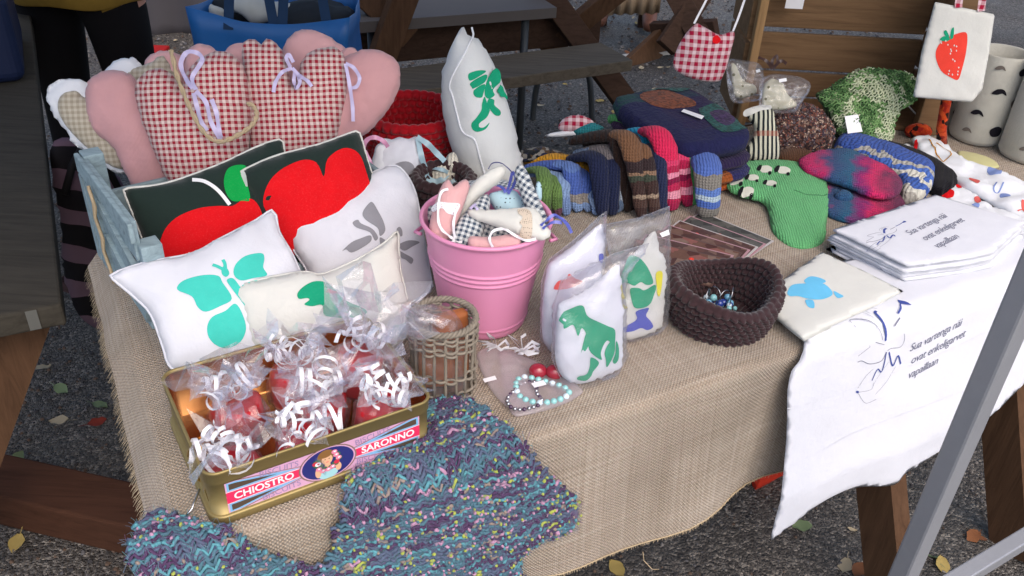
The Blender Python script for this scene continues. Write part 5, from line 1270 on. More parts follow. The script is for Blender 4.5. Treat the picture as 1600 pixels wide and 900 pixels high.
# multicolour knitted top
def sweater():
    base = M_mottle('mohair_base', [C('#5a6a84'), C('#505e7c'), C('#604c70'), C('#4f7484'), C('#6a7c90'), C('#4a6e70'), C('#6c527c')], 60., 1., 150., sheen=.3)
    A = [(662, 640), (700, 634), (740, 642), (775, 668), (812, 700), (852, 738), (892, 778), (900, 800), (888, 818), (850, 832), (822, 844), (806, 862), (800, 930), (700, 960), (520, 960), (400, 960), (240, 960), (212, 900), (214, 850), (226, 822), (262, 812), (330, 832), (402, 852), (470, 872), (508, 868), (522, 820), (540, 770), (580, 735), (640, 712), (672, 700), (668, 660)]
    p2 = [unroll(p) for p in A]
    pf = puff('knitted_sweater', FP, smooth_poly(p2, True, n=5), .016, base, raw=True, smooth=False, wr=.010, wf=16, seed=91, edge=.004, pw=.35, g=.012, back=.05, bend=lambda u, v, w: bend(u, v, w+.010))
    tag(pf.ob, 'fluffy purple and teal knitted sweater with coloured flecks draped over the table front', 'sweater')
    r = random.Random(12)
    cols = [M('fleck_'+n, C(h), .8, .15, 80) for n, h in (('teal', '#5a94a0'), ('pink', '#b48aa6'), ('lime', '#a0aa52'), ('plum', '#4c3757'), ('tan', '#8f8078'), ('aqua', '#4d7080'), ('slate', '#535e76'))]
    us = [q[0] for q in pf.o]; vs_ = [q[1] for q in pf.o]; vlo = max(-.43, min(vs_))
    strands = [MB() for _ in cols]; v0 = vlo; row = 0
    wts = (1.8, 1.0, .6, 4, 1.6, 4, 7)
    while v0 < max(vs_):
        u = min(us); pts = []; k = 0; col = 6; left = 0
        while u < max(us):
            uu = u+r.uniform(-.0006, .0006); vv = v0+.006*noise.noise(Vector((u*9, v0*4, 2)))+.0024*math.sin(k*1.57+row*.4)
            ok = pf.hn(uu, vv) > .0015
            if ok:
                kv = FR/(FR+.03) if 0 < vv < FR*1.57 else 1.
                pts.append(Vector(bend(uu, vv, pf.w(uu, vv)+.0100+.0016*math.sin(k*1.57*2+row*1.57)+r.uniform(-.0005, .0005))))
            left -= 1
            if not ok or left <= 0:
                if len(pts) > 2: strands[col].tube(pts, [.0026*r.uniform(.75, 1.25) for _ in pts], 5, True)
                pts = pts[-1:] if ok else []
                c = noise.noise(Vector((uu*10, vv*12, 3))); w_ = list(wts)
                if c > .12: w_[0] *= 2; w_[5] *= 2
                if c < -.1: w_[3] *= 4
                col = r.choices(range(7), w_)[0]; left = r.randint(2, 4) if col in (1, 2, 4) else r.randint(3, 9)
            u += .0042; k += 1
        v0 += .0058 if v0 < -.004 or v0 > FR*1.57 else .0030
        row += 1
    for mb, m_ in zip(strands, cols):
        o_ = stuff(mb.build('knit_rows', m_, pf.ob, True))
    V = []; F = []; idx = []
    for i in range(2600):
        x, y = r.uniform(min(us), max(us)), r.uniform(vlo, max(vs_))
        if pf.hn(x, y) < .002: continue
        w = pf.w(x, y); s = r.uniform(.0018, .0030); k = r.choices(range(7), (4, 4, 3, 2, 3, 3, 0))[0]; n0 = len(V); ca, sa = math.cos(i), math.sin(i)
        kv = FR/(FR+w+.0105) if -s < y < FR*1.57+s else 1.; rx_ = r.uniform(.95, 1.4)
        for rr1, hh in ((1., .0115), (.8, .0125+.5*s), (.4, .0125+.9*s)):
            for t6 in range(6):
                dx, dy = rx_*rr1*math.cos(t6*1.047), .85*rr1*math.sin(t6*1.047); V.append(bend(x+(dx*ca-dy*sa)*s, y+(dx*sa+dy*ca)*s*kv, w+hh))
        F += [(n0+6*l+q, n0+6*l+(q+1) % 6, n0+6*l+6+(q+1) % 6, n0+6*l+6+q) for l in (0, 1) for q in range(6)]+[tuple(n0+12+q for q in range(6))]; idx += [k]*13
    stuff(mk('yarn_flecks', V, F, None, pf.ob, True, None, cols, idx))
    V = []; F = []; idx = []
    for i in range(24000):
        x, y = r.uniform(min(us), max(us)), r.uniform(max(-.42, min(vs_)), max(vs_))
        if pf.hn(x, y) < .0005: continue
        w = pf.w(x, y); a = r.uniform(0, 6.28); L = r.uniform(.004, .010); n0 = len(V); t = .00016
        dx, dy = math.cos(a)*L, math.sin(a)*L; lift = r.uniform(.002, .0055)
        for (f, h) in ((0, 0), (.5, lift*.8), (1, lift)):
            px_, py_ = x+dx*f, y+dy*f; V += [bend(px_-math.sin(a)*t, py_+math.cos(a)*t, w+.0102+h), bend(px_+math.sin(a)*t, py_-math.cos(a)*t, w+.0102+h)]
        F += [(n0, n0+1, n0+3, n0+2), (n0+2, n0+3, n0+5, n0+4)]; k = r.randrange(3); idx += [k, k]
    stuff(mk('mohair_fuzz', V, F, None, pf.ob, True, None, [M('fuzz_slate', C('#6a7c92'), .9), M('fuzz_plum', C('#6c5678'), .9), M('fuzz_teal', C('#5a8a92'), .9)], idx))
    mb = MB(); q = [FP.to2(p) for p in ((440, 868), (477, 886), (470, 930), (420, 906))]; mb.add([bend(u, v, .058+.004*i) for i, (u, v) in enumerate(q)], [(0, 1, 2, 3)]); t_ = mb.build('price_tag', m_paper, pf.ob)
    mb = MB(); q = [FP.to2(p) for p in ((458, 882), (462, 868), (472, 858), (474, 852))]; mb.tube([bend(u, v, .064) for u, v in q], .0011, 5); mb.build('tag_string', m_paper, pf.ob)
    mb = MB(); mb.tube([P(190, 852, TZ+.01), P(262, 838, TZ+.012), P(332, 816, TZ+.012)], .0018, 8); mb.tube([P(282, 818, TZ+.008), P(300, 795, TZ+.02), P(312, 764, TZ+.03)], .0015, 6); thing(mb, 'knitting_needle', m_steel, 'thin grey metal needle and wire sticking out below the tin corner', 'needle', None, True)
sweater()
# white cloth with angel print
TXT = ('Sua vartenga näi', 'ovat enkeligarvet', 'vapaillaan')
ANG = [  # strokes of the angel drawing: points in its own picture space and pen width, material
    ([(250, 350), (275, 330), (380, 322), (420, 372)], .9, 2), ([(250, 360), (310, 422)], .8, 2), ([(310, 425), (205, 498)], .8, 2), ([(195, 542), (230, 532), (290, 552), (380, 528), (435, 460)], 1.4, 2),
    ([(360, 392), (430, 408)], .8, 2), ([(420, 300), (420, 230), (480, 190), (530, 220)], .6, 2), ([(440, 270), (452, 225), (495, 212)], .5, 2), ([(445, 380), (455, 320), (470, 270), (500, 245)], 5.0, 1),
    ([(530, 305), (595, 265)], 1.4, 2), ([(605, 248), (660, 215), (700, 180)], 2.0, 1), ([(445, 450), (480, 432), (550, 420), (590, 370), (598, 320)], .9, 2), ([(435, 460), (375, 605), (345, 590), (290, 675)], 2.6, 1),
    ([(455, 460), (468, 560), (522, 485), (534, 545)], 3.4, 1), ([(310, 590), (240, 650), (165, 735)], .7, 2), ([(160, 765), (270, 742), (300, 690)], .6, 2), ([(165, 770), (212, 842), (300, 810)], .7, 2), ([(490, 565), (400, 680), (300, 775)], .6, 2), ([(440, 530), (330, 660), (280, 735)], .5, 2)]
def angel(pf, fx, k, eps=.0009):
    """fx maps the drawing space to plane coordinates"""
    for pts, w, m in ANG:
        stroke(pf, 'angel_print', [fx(*p) for p in pts], w*k, m_ink if m == 1 else m_ink2, eps, True, True)
    on(pf, 'angel_print', [fx(*p) for p in ((690, 190), (715, 150), (728, 135), (745, 160), (744, 190), (715, 192))], m_ink, eps, False, True)
    on(pf, 'angel_print', [fx(*p) for p in ((145, 762), (155, 752), (172, 755), (172, 768), (155, 772))], m_ink, eps, False, True)
def textlines(pf, org, du, dv, size, eps=.0009):
    """lines of hand lettering: org = start of the first line, du along, dv downward (plane vectors)"""
    for i, t in enumerate(TXT):
        vs, fs = text2(t, size, .35, -.0*size, .92); x0 = min(v[0] for v in vs)
        V = []
        for a, b in vs:
            a -= x0; u = org[0]+du[0]*(a+.25*size*(i % 2))+dv[0]*(i*size*1.28-b); v = org[1]+du[1]*(a+.25*size*(i % 2))+dv[1]*(i*size*1.28-b); V.append((u, v, pf.w(u, v)+eps))
        if pf.bend: V = [pf.bend(*q) for q in V]
        mk('lettering', V, fs, m_ink2, pf.ob, False)
def angel_cloth():
    A = [(1440, 420), (1300, 420), (1252, 540), (1244, 600), (1225, 680), (1188, 818), (1205, 812), (1262, 775), (1320, 750), (1378, 742), (1398, 722), (1440, 700), (1500, 665), (1560, 610), (1620, 560), (1680, 500), (1640, 380), (1560, 385)]
    p2 = [unroll(p, .032) for p in A]
    pf = puff('printed_tea_towel', FP, smooth_poly(p2, True, n=4), .004, m_white, raw=True, smooth=False, wr=.003, wf=8, seed=95, pw=.2, g=.012, back=.02, bend=lambda u, v, w: bend(u, v, w+.013+(.004*math.sin(u*21)+.045)*min(1, max(0, -v)/.25)))
    tag(pf.ob, 'white tea towel with blue trumpeting angel and verse hanging over the table edge', 'tea towel')
    fx = lambda a, b: FP.to2((1300+a*260/1376, 461+b*260/1376), .018)
    angel(pf, fx, .0009)
    o_ = FP.to2((1418, 542), .018); e_ = FP.to2((1518, 493), .018); du = Vector((e_[0]-o_[0], e_[1]-o_[1])).normalized(); dv = Vector((du.y, -du.x))
    textlines(pf, o_, du, dv, .0215)
    for pts in ([(1232, 640), (1320, 612), (1420, 575), (1545, 520)], [(1215, 720), (1330, 668), (1450, 618), (1545, 590)]): stroke(pf, 'fold_crease', [FP.to2(p, .032) for p in pts], .0018, m_white, .0012, True, True)
angel_cloth()
# stack of folded tea towels
def stack():
    base = [(1292, 382), (1448, 312), (1612, 340), (1598, 392), (1545, 408), (1412, 440)]
    e_top = None; rg = random.Random(7)
    zt = TZ+.010; n = 8
    top = [(1308, 356), (1466, 302), (1606, 345), (1556, 392), (1520, 400), (1424, 412)]
    H = .048
    for i in range(n):
        z = zt+.003+i*H/n
        pn = Pl(Vector((1.0, 1.55, z)), 29, 90)
        dx = rg.uniform(-.008, .008); dy = rg.uniform(-.006, .006); f = 1.05-.04*i/n
        o2_ = []
        for p in top:
            q = P(*p, zt+H); o2_.append(q)
        ce = sum(o2_, Vector())/len(o2_); pts = []
        for q in o2_:
            q = ce+(q-ce)*f+Vector((dx, dy, 0))-pn.o; pts.append((q.dot(pn.U), q.dot(pn.V)))
        pts = resample(pts, .03)
        pf = puff('folded_tea_towel', pn, pts, H/n*.62, m_white, raw=True, smooth=False, wr=.0012, wf=16, seed=120+i, pw=.14, g=.012)
        tag(pf.ob, ('lowest', 'second lowest', 'third lowest', 'fourth from bottom', 'fourth from top', 'third from top', 'second from top', 'topmost printed')[i]+' white folded tea towel in the stack on the right', 'tea towel', 'folded tea towels in a stack')
    fx0 = [(1345, 372), (1396, 384), (1420, 346)]
    def fx(a, b):
        # drawing space (150..750, 130..850) onto the top towel
        s = (a-150)/600; t = (b-130)/720
        p = (1335+s*80+t*22-(1-s)*0, 362-s*18+t*32); q = pn.to2(p, .004); return q
    angel(pf, fx, .0008, .0007)
    o_ = pn.to2((1418, 365), .004); e_ = pn.to2((1506, 322), .004); du = Vector((e_[0]-o_[0], e_[1]-o_[1])).normalized(); dv = Vector((du.y, -du.x))
    textlines(pf, o_, du, dv, .0225, .0007)
stack()
# folded cream cloth with blue turtle print
def turtle():
    T_ = [(1204, 456), (1240, 428), (1284, 397), (1345, 424), (1412, 458), (1375, 478), (1310, 508), (1256, 534), (1228, 512), (1206, 492)]
    for i in range(3):
        pn = Pl(P(1300, 470, TZ+.014+i*.007), 29, 90)
        ce = (1305, 466); f = 1.0-.015*(2-i)
        pts = [pn.to2((ce[0]+(x-ce[0])*f, ce[1]+(y-ce[1])*f+(4-4*i)*.8)) for x, y in T_]
        pf = puff('folded_cloth', pn, resample(pts, .02), .0045, m_cream, raw=True, smooth=False, wr=.0015, wf=18, seed=140+i, pw=.16, g=.010, parent=None)
        if i < 2: tag(pf.ob, ('lowest', 'middle')[i]+' layer of folded cream cloth under the blue turtle print', 'cloth', 'folded cream cloths')
    tag(pf.ob, 'folded cream cloth with pale blue turtle print between bowl and tea towels', 'cloth', 'folded cream cloths')
    for pts in ([(1230, 458), (1238, 446), (1262, 444), (1284, 444), (1298, 454), (1300, 462), (1286, 468), (1264, 468), (1246, 464), (1234, 464)], [(1256, 440), (1266, 433), (1282, 436), (1290, 442), (1276, 446), (1262, 445)], [(1258, 470), (1270, 470), (1272, 482), (1262, 480)], [(1302, 456), (1312, 460), (1318, 464), (1308, 466)]):
        on(pf, 'turtle_print', pts, m_sky, .0008)
turtle()
# cards
def cards():
    r = random.Random(6); pic = [M_mottle('photo_%d' % i, [C(h) for h in hs], 45., .0, 50., .25, 0) for i, hs in enumerate((('#4a4a48', '#555654', '#62625e', '#444242', '#6c6a66'), ('#6a4c46', '#7c6258', '#5a423e', '#86706a', '#5e4844'), ('#5a3c36', '#75564a', '#8c7468', '#5c423e', '#94625a')))]
    edge = [M('card_white', C('#b8b4b4'), .4), M('card_rose', C('#b08a92'), .4), M('card_brown', C('#5a4440'), .4)]
    labs = ['lowest greeting card with grey picture, furthest right', 'greeting card just left of the lowest grey one', 'third greeting card from the right', 'middle greeting card with rose edge', 'fifth greeting card from the right', 'second greeting card from the left', 'topmost greeting card nearest the fish pouch']
    for k in range(7):
        c = P(1128-k*13, 368+k*7, TZ+.007+k*.0035); m = Matrix.Translation(c) @ Matrix.Rotation(R(-44+k*3.6), 4, 'Z') @ Matrix.Rotation(R(3), 4, 'X') @ Matrix.Rotation(R(-2), 4, 'Y')
        mb = MB(); mb.box(-.085, .085, -.05, .05, 0, .0016); o = mb.build('greeting_card', edge[(0, 1, 0, 1, 2, 1, 2)[k]], None, False, m); tag(o, labs[k]+' in the fan', 'card', 'greeting cards fanned on the burlap')
        mb = MB(); mb.box(-.081, .081, -.0465, .0465, .0017, .0021); mb.build('picture', pic[(0, 0, 1, 1, 2, 1, 2)[k]], o)
        mb = MB(); mb.ell((.03-.03*(k % 3), .02, .003), .005, .005, .0012, 10, 4); mb.build('red_flower', m_coral, o, True)
cards()
# ------------------------------------------------------------------ knitted socks in a row
def K(name, stops, **k): return M_knit(name, stops if isinstance(stops, list) else [(0, C(stops))], **k)
GK = 'knitted socks lined up on the table'
def sock(base, yaw, lean, pts, T, mat, label, seed, cuff=None, cmat=None, cr=.016, twin=0):
    pf = puff('knitted_sock', Pl(base, yaw, lean), pts, T, mat, wr=.003, wf=30, seed=seed, edge=.003, g=.006); tag(pf.ob, label, 'sock', GK)
    if cuff:
        mb = MB(); c = [tuple(P(x, y, z)) for x, y, z in cuff]; c = [Vector(q) for q in smooth_poly(c, False, n=6)]; n = len(c)
        mb.tube(c, [cr*(.75+.35*math.sin(math.pi*(.15+.8*i/(n-1)))) for i in range(n)], 14, True, .75)
        q = mb.build('cuff', cmat or mat, pf.ob, True); q.matrix_basis = pf.ob.matrix_basis.inverted()
    if twin:
        o2 = pf.ob.copy(); COL.objects.link(o2); o2.matrix_world = Matrix.Translation(Vector((twin*.017, .012, .002))) @ Matrix.Rotation(R(2*twin), 4, 'Y') @ pf.ob.matrix_basis if False else Matrix.Translation(Vector((twin*.017, .012, .002))) @ pf.ob.matrix_basis
        o2['label'] = 'rear twin of '+label
    return pf
Y_ = 'yarn'
m_blue1 = K('blue_mix_knit', [(0, C('#5a6a84')), (.35, C('#6f87b0')), (.55, C('#42568f')), (.8, C('#7a93bd'))], span=(0, .10), wob=.02)
m_gold = K('mustard_knit', '#c98f2a'); m_navy = K('navy_knit', '#1c2138'); m_greyb = K('grey_blue_knit', [(0, C('#5a6c86')), (.3, C('#8a94a4')), (.5, C('#5c5558')), (.75, C('#6c6668'))], span=(0, .13), wob=.03)
m_brn = K('dark_brown_knit', '#2a1d1a', rib=True); m_brs = K('brown_stripe_knit', [(0, C('#3c2a28')), (.2, C('#463430')), (.34, C('#8a7a6a')), (.40, C('#3c2c2a')), (.62, C('#3a4038')), (.70, C('#7a6250')), (.76, C('#33282a')), (.9, C('#6a4c38'))], span=(0, .15), wob=.01)
m_tq = K('turquoise_knit', '#2090b4'); m_pks = K('pink_stripe_knit', [(0, C('#9a1c48')), (.18, C('#b0244f')), (.26, C('#dd92a6')), (.36, C('#b32650')), (.46, C('#7c1a40')), (.54, C('#d888a0')), (.62, C('#a02048')), (.7, C('#c83a62')), (.78, C('#c8254f'))], span=(0, .15), wob=.008)
m_grn = K('green_knit', '#4f9a58'); m_lpk = K('pale_pink_knit', '#bf8a92'); m_bgs = K('blue_grey_stripe_knit', [(0, C('#5a6fae')), (.12, C('#7c776c')), (.32, C('#4a62aa')), (.44, C('#a6b8c4')), (.52, C('#5a78ba')), (.66, C('#7c7872')), (.86, C('#4f68ac'))], span=(0, .13), wob=.012)
m_gp = K('green_plum_knit', [(0, C('#5a3a4a')), (.3, C('#54683c')), (.6, C('#5f7a44'))], span=(0, .09), wob=.03)
m_mot = M_mottle('dark_fleck_yarn', [C('#20242a'), C('#3a3430'), C('#8a8680'), C('#2a3048'), C('#5a4634')], 110.)
def limp(name_lab, tops, mat, back=(-46, 14), T_=.55, group=GK, dy=0.):
    """a limp sock pair: each lobe comes from behind, folds over and hangs down to the table; tops = (top px, bottom px, width px)"""
    root = None
    for q, (tx, ty, bx, by, wd) in enumerate(tops):
        b = P(bx, by, TZ+.008)+Vector((0, dy, 0)); m = lambda px, y: wd*(y/math.cos(R(30)))/FPX
        top = PY(tx, ty, b.y+.050); r_ = wd*b.y*1.18/FPX/2
        k0 = PY(tx+back[0], ty+back[1], b.y+.115); k0.z = max(k0.z, TZ+.02); top2 = top-Vector((0, 0, r_*T_))
        mid = PY(tx+(bx-tx)*.42, ty+(by-ty)*.30, b.y+.022); low = PY(tx+(bx-tx)*.8, ty+(by-ty)*.72, b.y+.004)
        c = smooth_poly([tuple(x) for x in (k0, k0.lerp(top2, .55)+Vector((0, 0, .006)), top2, mid, low, b)], False, n=6); c = [Vector(x) for x in c]; n = len(c)
        rs = []
        for i_ in range(n):
            t = i_/(n-1); f = .72+.28*math.sin(math.pi*min(1, t*1.15))+.07*noise.noise(Vector((tx*.3, t*5, q)))
            rs.append(r_*f*(1 if t < .9 else (1-t)/.1*.45+.55))
        mb = MB(); mb.tube(c, rs, 18, True, T_)
        for v in mb.v: v += Vector((1, .6, .6))*.0022*noise.noise(v*55)
        if root is None: root = thing(mb, 'knitted_sock', mat, name_lab, 'sock', group, True)
        else:
            o = thing(mb, 'knitted_sock', mat, 'second of the pair, '+name_lab, 'sock', group, True)
    return root
KZ = lambda name, stops, h=.13, **k: M_knit(name, [(p, C(c)) for p, c in stops] if isinstance(stops, list) else [(0, C(stops))], axis=2, span=(0, h), px=.0062, py=.0052, **k)
limp('long dark brown sock in the middle of the row', [(966, 206, 984, 334, 34), (986, 210, 998, 334, 30)], KZ('z_brown', '#2c201d', rib=True), (-70, 14), dy=.014)
limp('grey and blue mottled sock behind the navy pair', [(952, 229, 966, 334, 34)], KZ('z_greyblue', [(0, '#5c6f8c'), (.25, '#8d97a6'), (.4, '#5a5560'), (.55, '#6a7c98'), (.75, '#6c6668')], wob=.02), (-50, 12), dy=.010)
limp('brown and cream striped sock beside the turquoise one', [(980, 207, 1004, 338, 34), (1002, 226, 1024, 338, 28)], KZ('z_brstripe', [(0, '#3c2a28'), (.2, '#4a3732'), (.34, '#92806e'), (.40, '#3c2c2a'), (.60, '#3d443a'), (.68, '#826855'), (.73, '#33282a'), (.9, '#6e4f3a')], wob=.008), (-40, 8))
limp('bright turquoise sock between the striped ones', [(1008, 203, 1032, 300, 22)], KZ('z_turq', '#2492b6'), (-30, 4), dy=-.004)
limp('dark navy sock between turquoise and pink striped socks', [(1030, 230, 1034, 334, 24)], KZ('z_navy2', '#262c48'), (-20, 0))
limp('pale pink sock behind the green one', [(1084, 212, 1096, 312, 28), (1096, 228, 1102, 312, 20)], KZ('z_palepink', '#c08e96'), (-50, -10), dy=.016)
limp('green sock behind the pink striped pair', [(1078, 222, 1084, 322, 30)], KZ('z_green', '#549e5c'), (-50, -12), dy=.006)
limp('blue and grey striped sock at the right end of the row', [(1106, 246, 1106, 340, 44), (1112, 252, 1116, 338, 26)], KZ('z_bluegrey', [(0, '#7c7872'), (.22, '#4a66ae'), (.36, '#a8bac6'), (.46, '#5a78ba'), (.58, '#7c7872'), (.82, '#4f68ac')], .11, wob=.006), (-16, -6), dy=.004)
limp('pink and crimson striped sock', [(1034, 205, 1052, 324, 38), (1060, 224, 1076, 318, 36)], KZ('z_pink', [(0, '#a31e4c'), (.14, '#b0244f'), (.22, '#de94a8'), (.34, '#b32650'), (.44, '#7e1a42'), (.52, '#da8aa2'), (.60, '#a52148'), (.68, '#ca3c64'), (.76, '#cc2852')], .14, wob=.006), (-26, 0), dy=-.008)
limp('navy blue sock beside the mustard pair', [(932, 240, 942, 338, 32), (954, 242, 957, 336, 28)], KZ('z_navy', '#1f2540'), (-40, 8))
limp('mustard yellow sock behind the blue ones', [(900, 246, 914, 312, 30), (918, 254, 928, 312, 24)], KZ('z_mustard', '#cb922c'), (-76, 4), dy=.004)
limp('bright blue sock with grey band in front of the mustard pair', [(890, 254, 904, 330, 28), (908, 264, 920, 330, 24)], KZ('z_blue', [(0, '#7f9ac6'), (.25, '#8c8680'), (.42, '#4a62a8'), (.75, '#5f7ab4')], .10, wob=.014), (-66, 8))
limp('pale blue mottled sock right of the bright blue pair', [(924, 290, 934, 334, 24)], KZ('z_pale', [(0, '#6b83ae'), (.4, '#7f95b8'), (.7, '#566c98')], .06, wob=.02), (-20, -4), dy=-.004)
limp('light blue sock between the green one and bright blue pair', [(874, 272, 886, 334, 22)], KZ('z_light', [(0, '#7088b4'), (.5, '#8099c0')], .08, wob=.02), (-50, 0), dy=-.004)
limp('green sock with plum toe at the left end of the row', [(850, 266, 852, 338, 24), (866, 276, 872, 336, 20)], KZ('z_greenplum', [(0, '#5e3c4c'), (.3, '#56703f'), (.6, '#638048')], .08, wob=.02), (-24, 0), dy=-.006)
mb = MB(); mb.tube([P(815, 244, TZ+.05), P(845, 240, TZ+.055), P(885, 250, TZ+.055)], [.02, .024, .018], 14, True, .6); thing(mb, 'knitted_sock', m_mot, 'dark flecked knitted sock behind the mustard cuff', 'sock', GK, True)
mb = MB(); mb.tube([P(992, 180, .84), P(1012, 188, .845), P(1035, 204, .845)], [.012, .014, .013], 12, True, .8); thing(mb, 'knitted_sock', m_lpk, 'pale pink ribbed cuff sticking up behind the pink striped pair', 'sock', GK, True)
m_green2 = K('leaf_green_knit', '#5fa95e')
mb = MB(); mb.tube([P(954, 186, .83), P(975, 186, .84), P(1008, 202, .845)], [.013, .016, .015], 12, True, .8); mb.tube([P(970, 178, .83), P(992, 182, .84), P(1020, 200, .845)], [.013, .016, .015], 12, True, .8); o = thing(mb, 'knitted_sock', m_green2, 'light green ribbed sock cuffs sticking up behind the turquoise sock', 'sock', GK, True)
for i, (pts, mat, nm, lab, T_) in enumerate((([(872, 200), (880, 186), (898, 180), (918, 184), (930, 196), (910, 206), (885, 206)], m_ging2, 'gingham_pouch', 'small crimson gingham pouch behind the dark brown sock', .02), ([(894, 206), (905, 194), (925, 192), (944, 200), (930, 210), (905, 212)], K('teal_knit', '#2f7f88'), 'teal_knit_bundle', 'teal knitted bundle behind the dark brown sock', .02), ([(852, 212), (870, 206), (900, 204), (905, 210), (870, 214)], m_frill, 'white_trim', 'white cloth strip beside the crimson gingham pouch', .006))):
    pf = puff(nm, pl(900, 215, TZ+.05, 0, 40), pts, T_, mat, wr=.002, seed=220+i); tag(pf.ob, lab, nm.split('_')[-1])

# ------------------------------------------------------------------ folded blankets
def blanket():
    mg = NT('granny_squares'); v = mg.co()
    sx = mg.n('SeparateXYZ', i0=v).outputs
    chk = mg.n('TexVoronoi', iVector=v, iScale=7., iRandomness=.5, distance='CHEBYCHEV'); cc = mg.n('SeparateColor', i0=chk.outputs['Color']).outputs[0]
    a = mg.ramp(cc, [(0, C('#23264c')), (.3, C('#1f3a4a')), (.5, C('#2c2248')), (.7, C('#1f4a48')), (.86, C('#8a4a2c'))], 'CONSTANT')
    rings = mg.math('SINE', mg.math('MULTIPLY', chk.outputs['Distance'], 60.))
    a = mg.mix(mg.math('MULTIPLY', mg.math('GREATER_THAN', rings, .2), .5), a, C('#2a2a52'))
    a = mg.mix(mg.math('MULTIPLY', mg.noise(150, 3), .6), a, C('#14142a'))
    nm = mg.bump(mg.noise(140, 3), .9, .005); mg = mg.fin(a, .95, .08, nm, 0, .05)
    cols = [K('navy_plum_knit', [(0, C('#2a2140')), (.5, C('#3a2440'))], span=(0, .05), px=.008, py=.008), K('rust_violet_knit', [(0, C('#3c2a58')), (.35, C('#8a4a24')), (.6, C('#2a2a54'))], span=(-.15, .15), axis=0, px=.008, py=.008), K('magenta_rust_knit', [(0, C('#7c2450')), (.4, C('#9a4a20')), (.7, C('#4a2a5a'))], span=(-.2, .2), axis=0, px=.008, py=.008)]
    top = [(960, 150), (985, 136), (1070, 128), (1095, 134), (1172, 188), (1180, 200), (1168, 210), (1105, 222), (1055, 216), (1010, 190)]
    H = [.028, .026, .030, .052]; z = TZ+.006; labs = ['lowest magenta and rust folded blanket of the stack', 'rust and violet folded blanket above the lowest one', 'plum folded blanket under the granny square one', 'dark granny square crochet blanket on top of the stack']
    ztop = TZ+.006+sum(H)
    for i in range(4):
        pn = Pl(P(1075, 180, ztop)-Vector((0, 0, ztop-z-H[i]/2)), 29, 90)
        pts = []
        ce = P(1075, 178, ztop)
        for p in top:
            q = P(*p, ztop); q = ce+(q-ce)*(.97+.02*((i*7) % 3))+Vector((.006*((i*5) % 3-1), -.006*(i % 2), 0))-pn.o; pts.append((q.dot(pn.U), q.dot(pn.V)))
        pf = puff('folded_blanket', pn, pts, H[i]*.52, (cols[2], cols[1], cols[0], mg)[i], raw=True, wr=.003, wf=20, seed=230+i, pw=.2, g=.010); tag(pf.ob, labs[i], 'blanket', 'folded crochet blankets'); z += H[i]
    rust, teal, plum_, nvy = [M_mottle(n_, [C(h), shade(C(h), .6), shade(C(h), 1.3)], 160., .9, 150.) for n_, h in (('rust_square', '#7c4228'), ('teal_square', '#1d5450'), ('plum_square', '#3c2750'), ('navy_square', '#20244a'))]
    for j_, (pts, m_) in enumerate((([(1000, 146), (1030, 138), (1068, 148), (1088, 164), (1050, 170), (1016, 164)], rust), ([(1092, 172), (1128, 160), (1160, 180), (1168, 196), (1130, 206), (1108, 192)], teal), ([(1108, 178), (1130, 170), (1150, 184), (1134, 196)], plum_), ([(1000, 142), (1040, 132), (1080, 133), (1060, 142), (1030, 138)], teal))): on(pf, 'granny_square', pts, m_, .0010+.0006*j_, off=.026)
    mb = MB(); mb.add([Vector((*pn.to2(p, .03), .034)) for p in ((1064, 177), (1068, 173), (1100, 184), (1096, 189))], [(0, 1, 2, 3)]); mb.build('price_tag', m_paper, pf.ob)
    for pts, lab in (([(1037, 208), (1054, 186), (1062, 198), (1056, 212)], 'white price tag standing behind the pale pink sock'), ([(1143, 256), (1150, 235), (1163, 240), (1157, 256)], 'white price tag beside the green sheep sock')):
        q = Pl(P(pts[0][0], pts[0][1], TZ+.07 if pts[0][0] < 1100 else TZ+.03), 10, 20); mb = MB(); mb.add([q.to3(*q.to2(p)) for p in pts], [(0, 1, 2, 3)]); o = thing(mb, 'price_tag', m_paper, lab, 'tag')
        solid(o, .0006)
blanket()
# ------------------------------------------------------------------ green sock with sheep, mittens, knitwear on the right
def sheep_sock():
    m = K('grass_green_knit', '#68b478', px=.005, py=.0042)
    pts = [(1128, 278), (1130, 262), (1144, 256), (1190, 252), (1235, 252), (1258, 262), (1278, 276), (1293, 290), (1295, 320), (1291, 352), (1288, 376), (1270, 388), (1244, 390), (1222, 378), (1206, 360), (1201, 332), (1192, 316), (1172, 310), (1148, 302), (1134, 292)]
    pf = puff('sheep_sock', pl(1210, 320, TZ+.016, 0, 84), pts, .014, m, wr=.003, wf=26, seed=240, edge=.003, pw=.3); tag(pf.ob, 'large green knitted sock with white sheep pattern lying on the burlap', 'sock')
    w = M('sheep_white', C('#cfd0c4'), .95, .1, 200, .4, 400); b = M('sheep_black', C('#14161a'), .9)
    for x, y, s in ((1150, 282, 1.1), (1176, 280, .9), (1196, 266, 1.0), (1224, 268, 1.05), (1204, 288, .9), (1168, 298, 1.0)):
        on(pf, 'sheep_motif', [(x-9*s, y-1*s), (x-5*s, y-5*s), (x+4*s, y-5*s), (x+10*s, y-1*s), (x+8*s, y+4*s), (x-1*s, y+5*s), (x-7*s, y+4*s)], w, .0008); on(pf, 'sheep_motif', [(x-14*s, y-1*s), (x-10*s, y-6*s), (x-6*s, y-6*s), (x-8*s, y+1*s), (x-12*s, y+3*s)], b, .001)
        on(pf, 'sheep_motif', [(x+4*s, y+4*s), (x+8*s, y+3*s), (x+9*s, y+7*s), (x+5*s, y+8*s)], b, .001)
    stroke(pf, 'heel_seam', [(1240, 300), (1262, 305), (1284, 305), (1293, 302)], .003, K('green_dark', '#3f8450'), .0006)
sheep_sock()
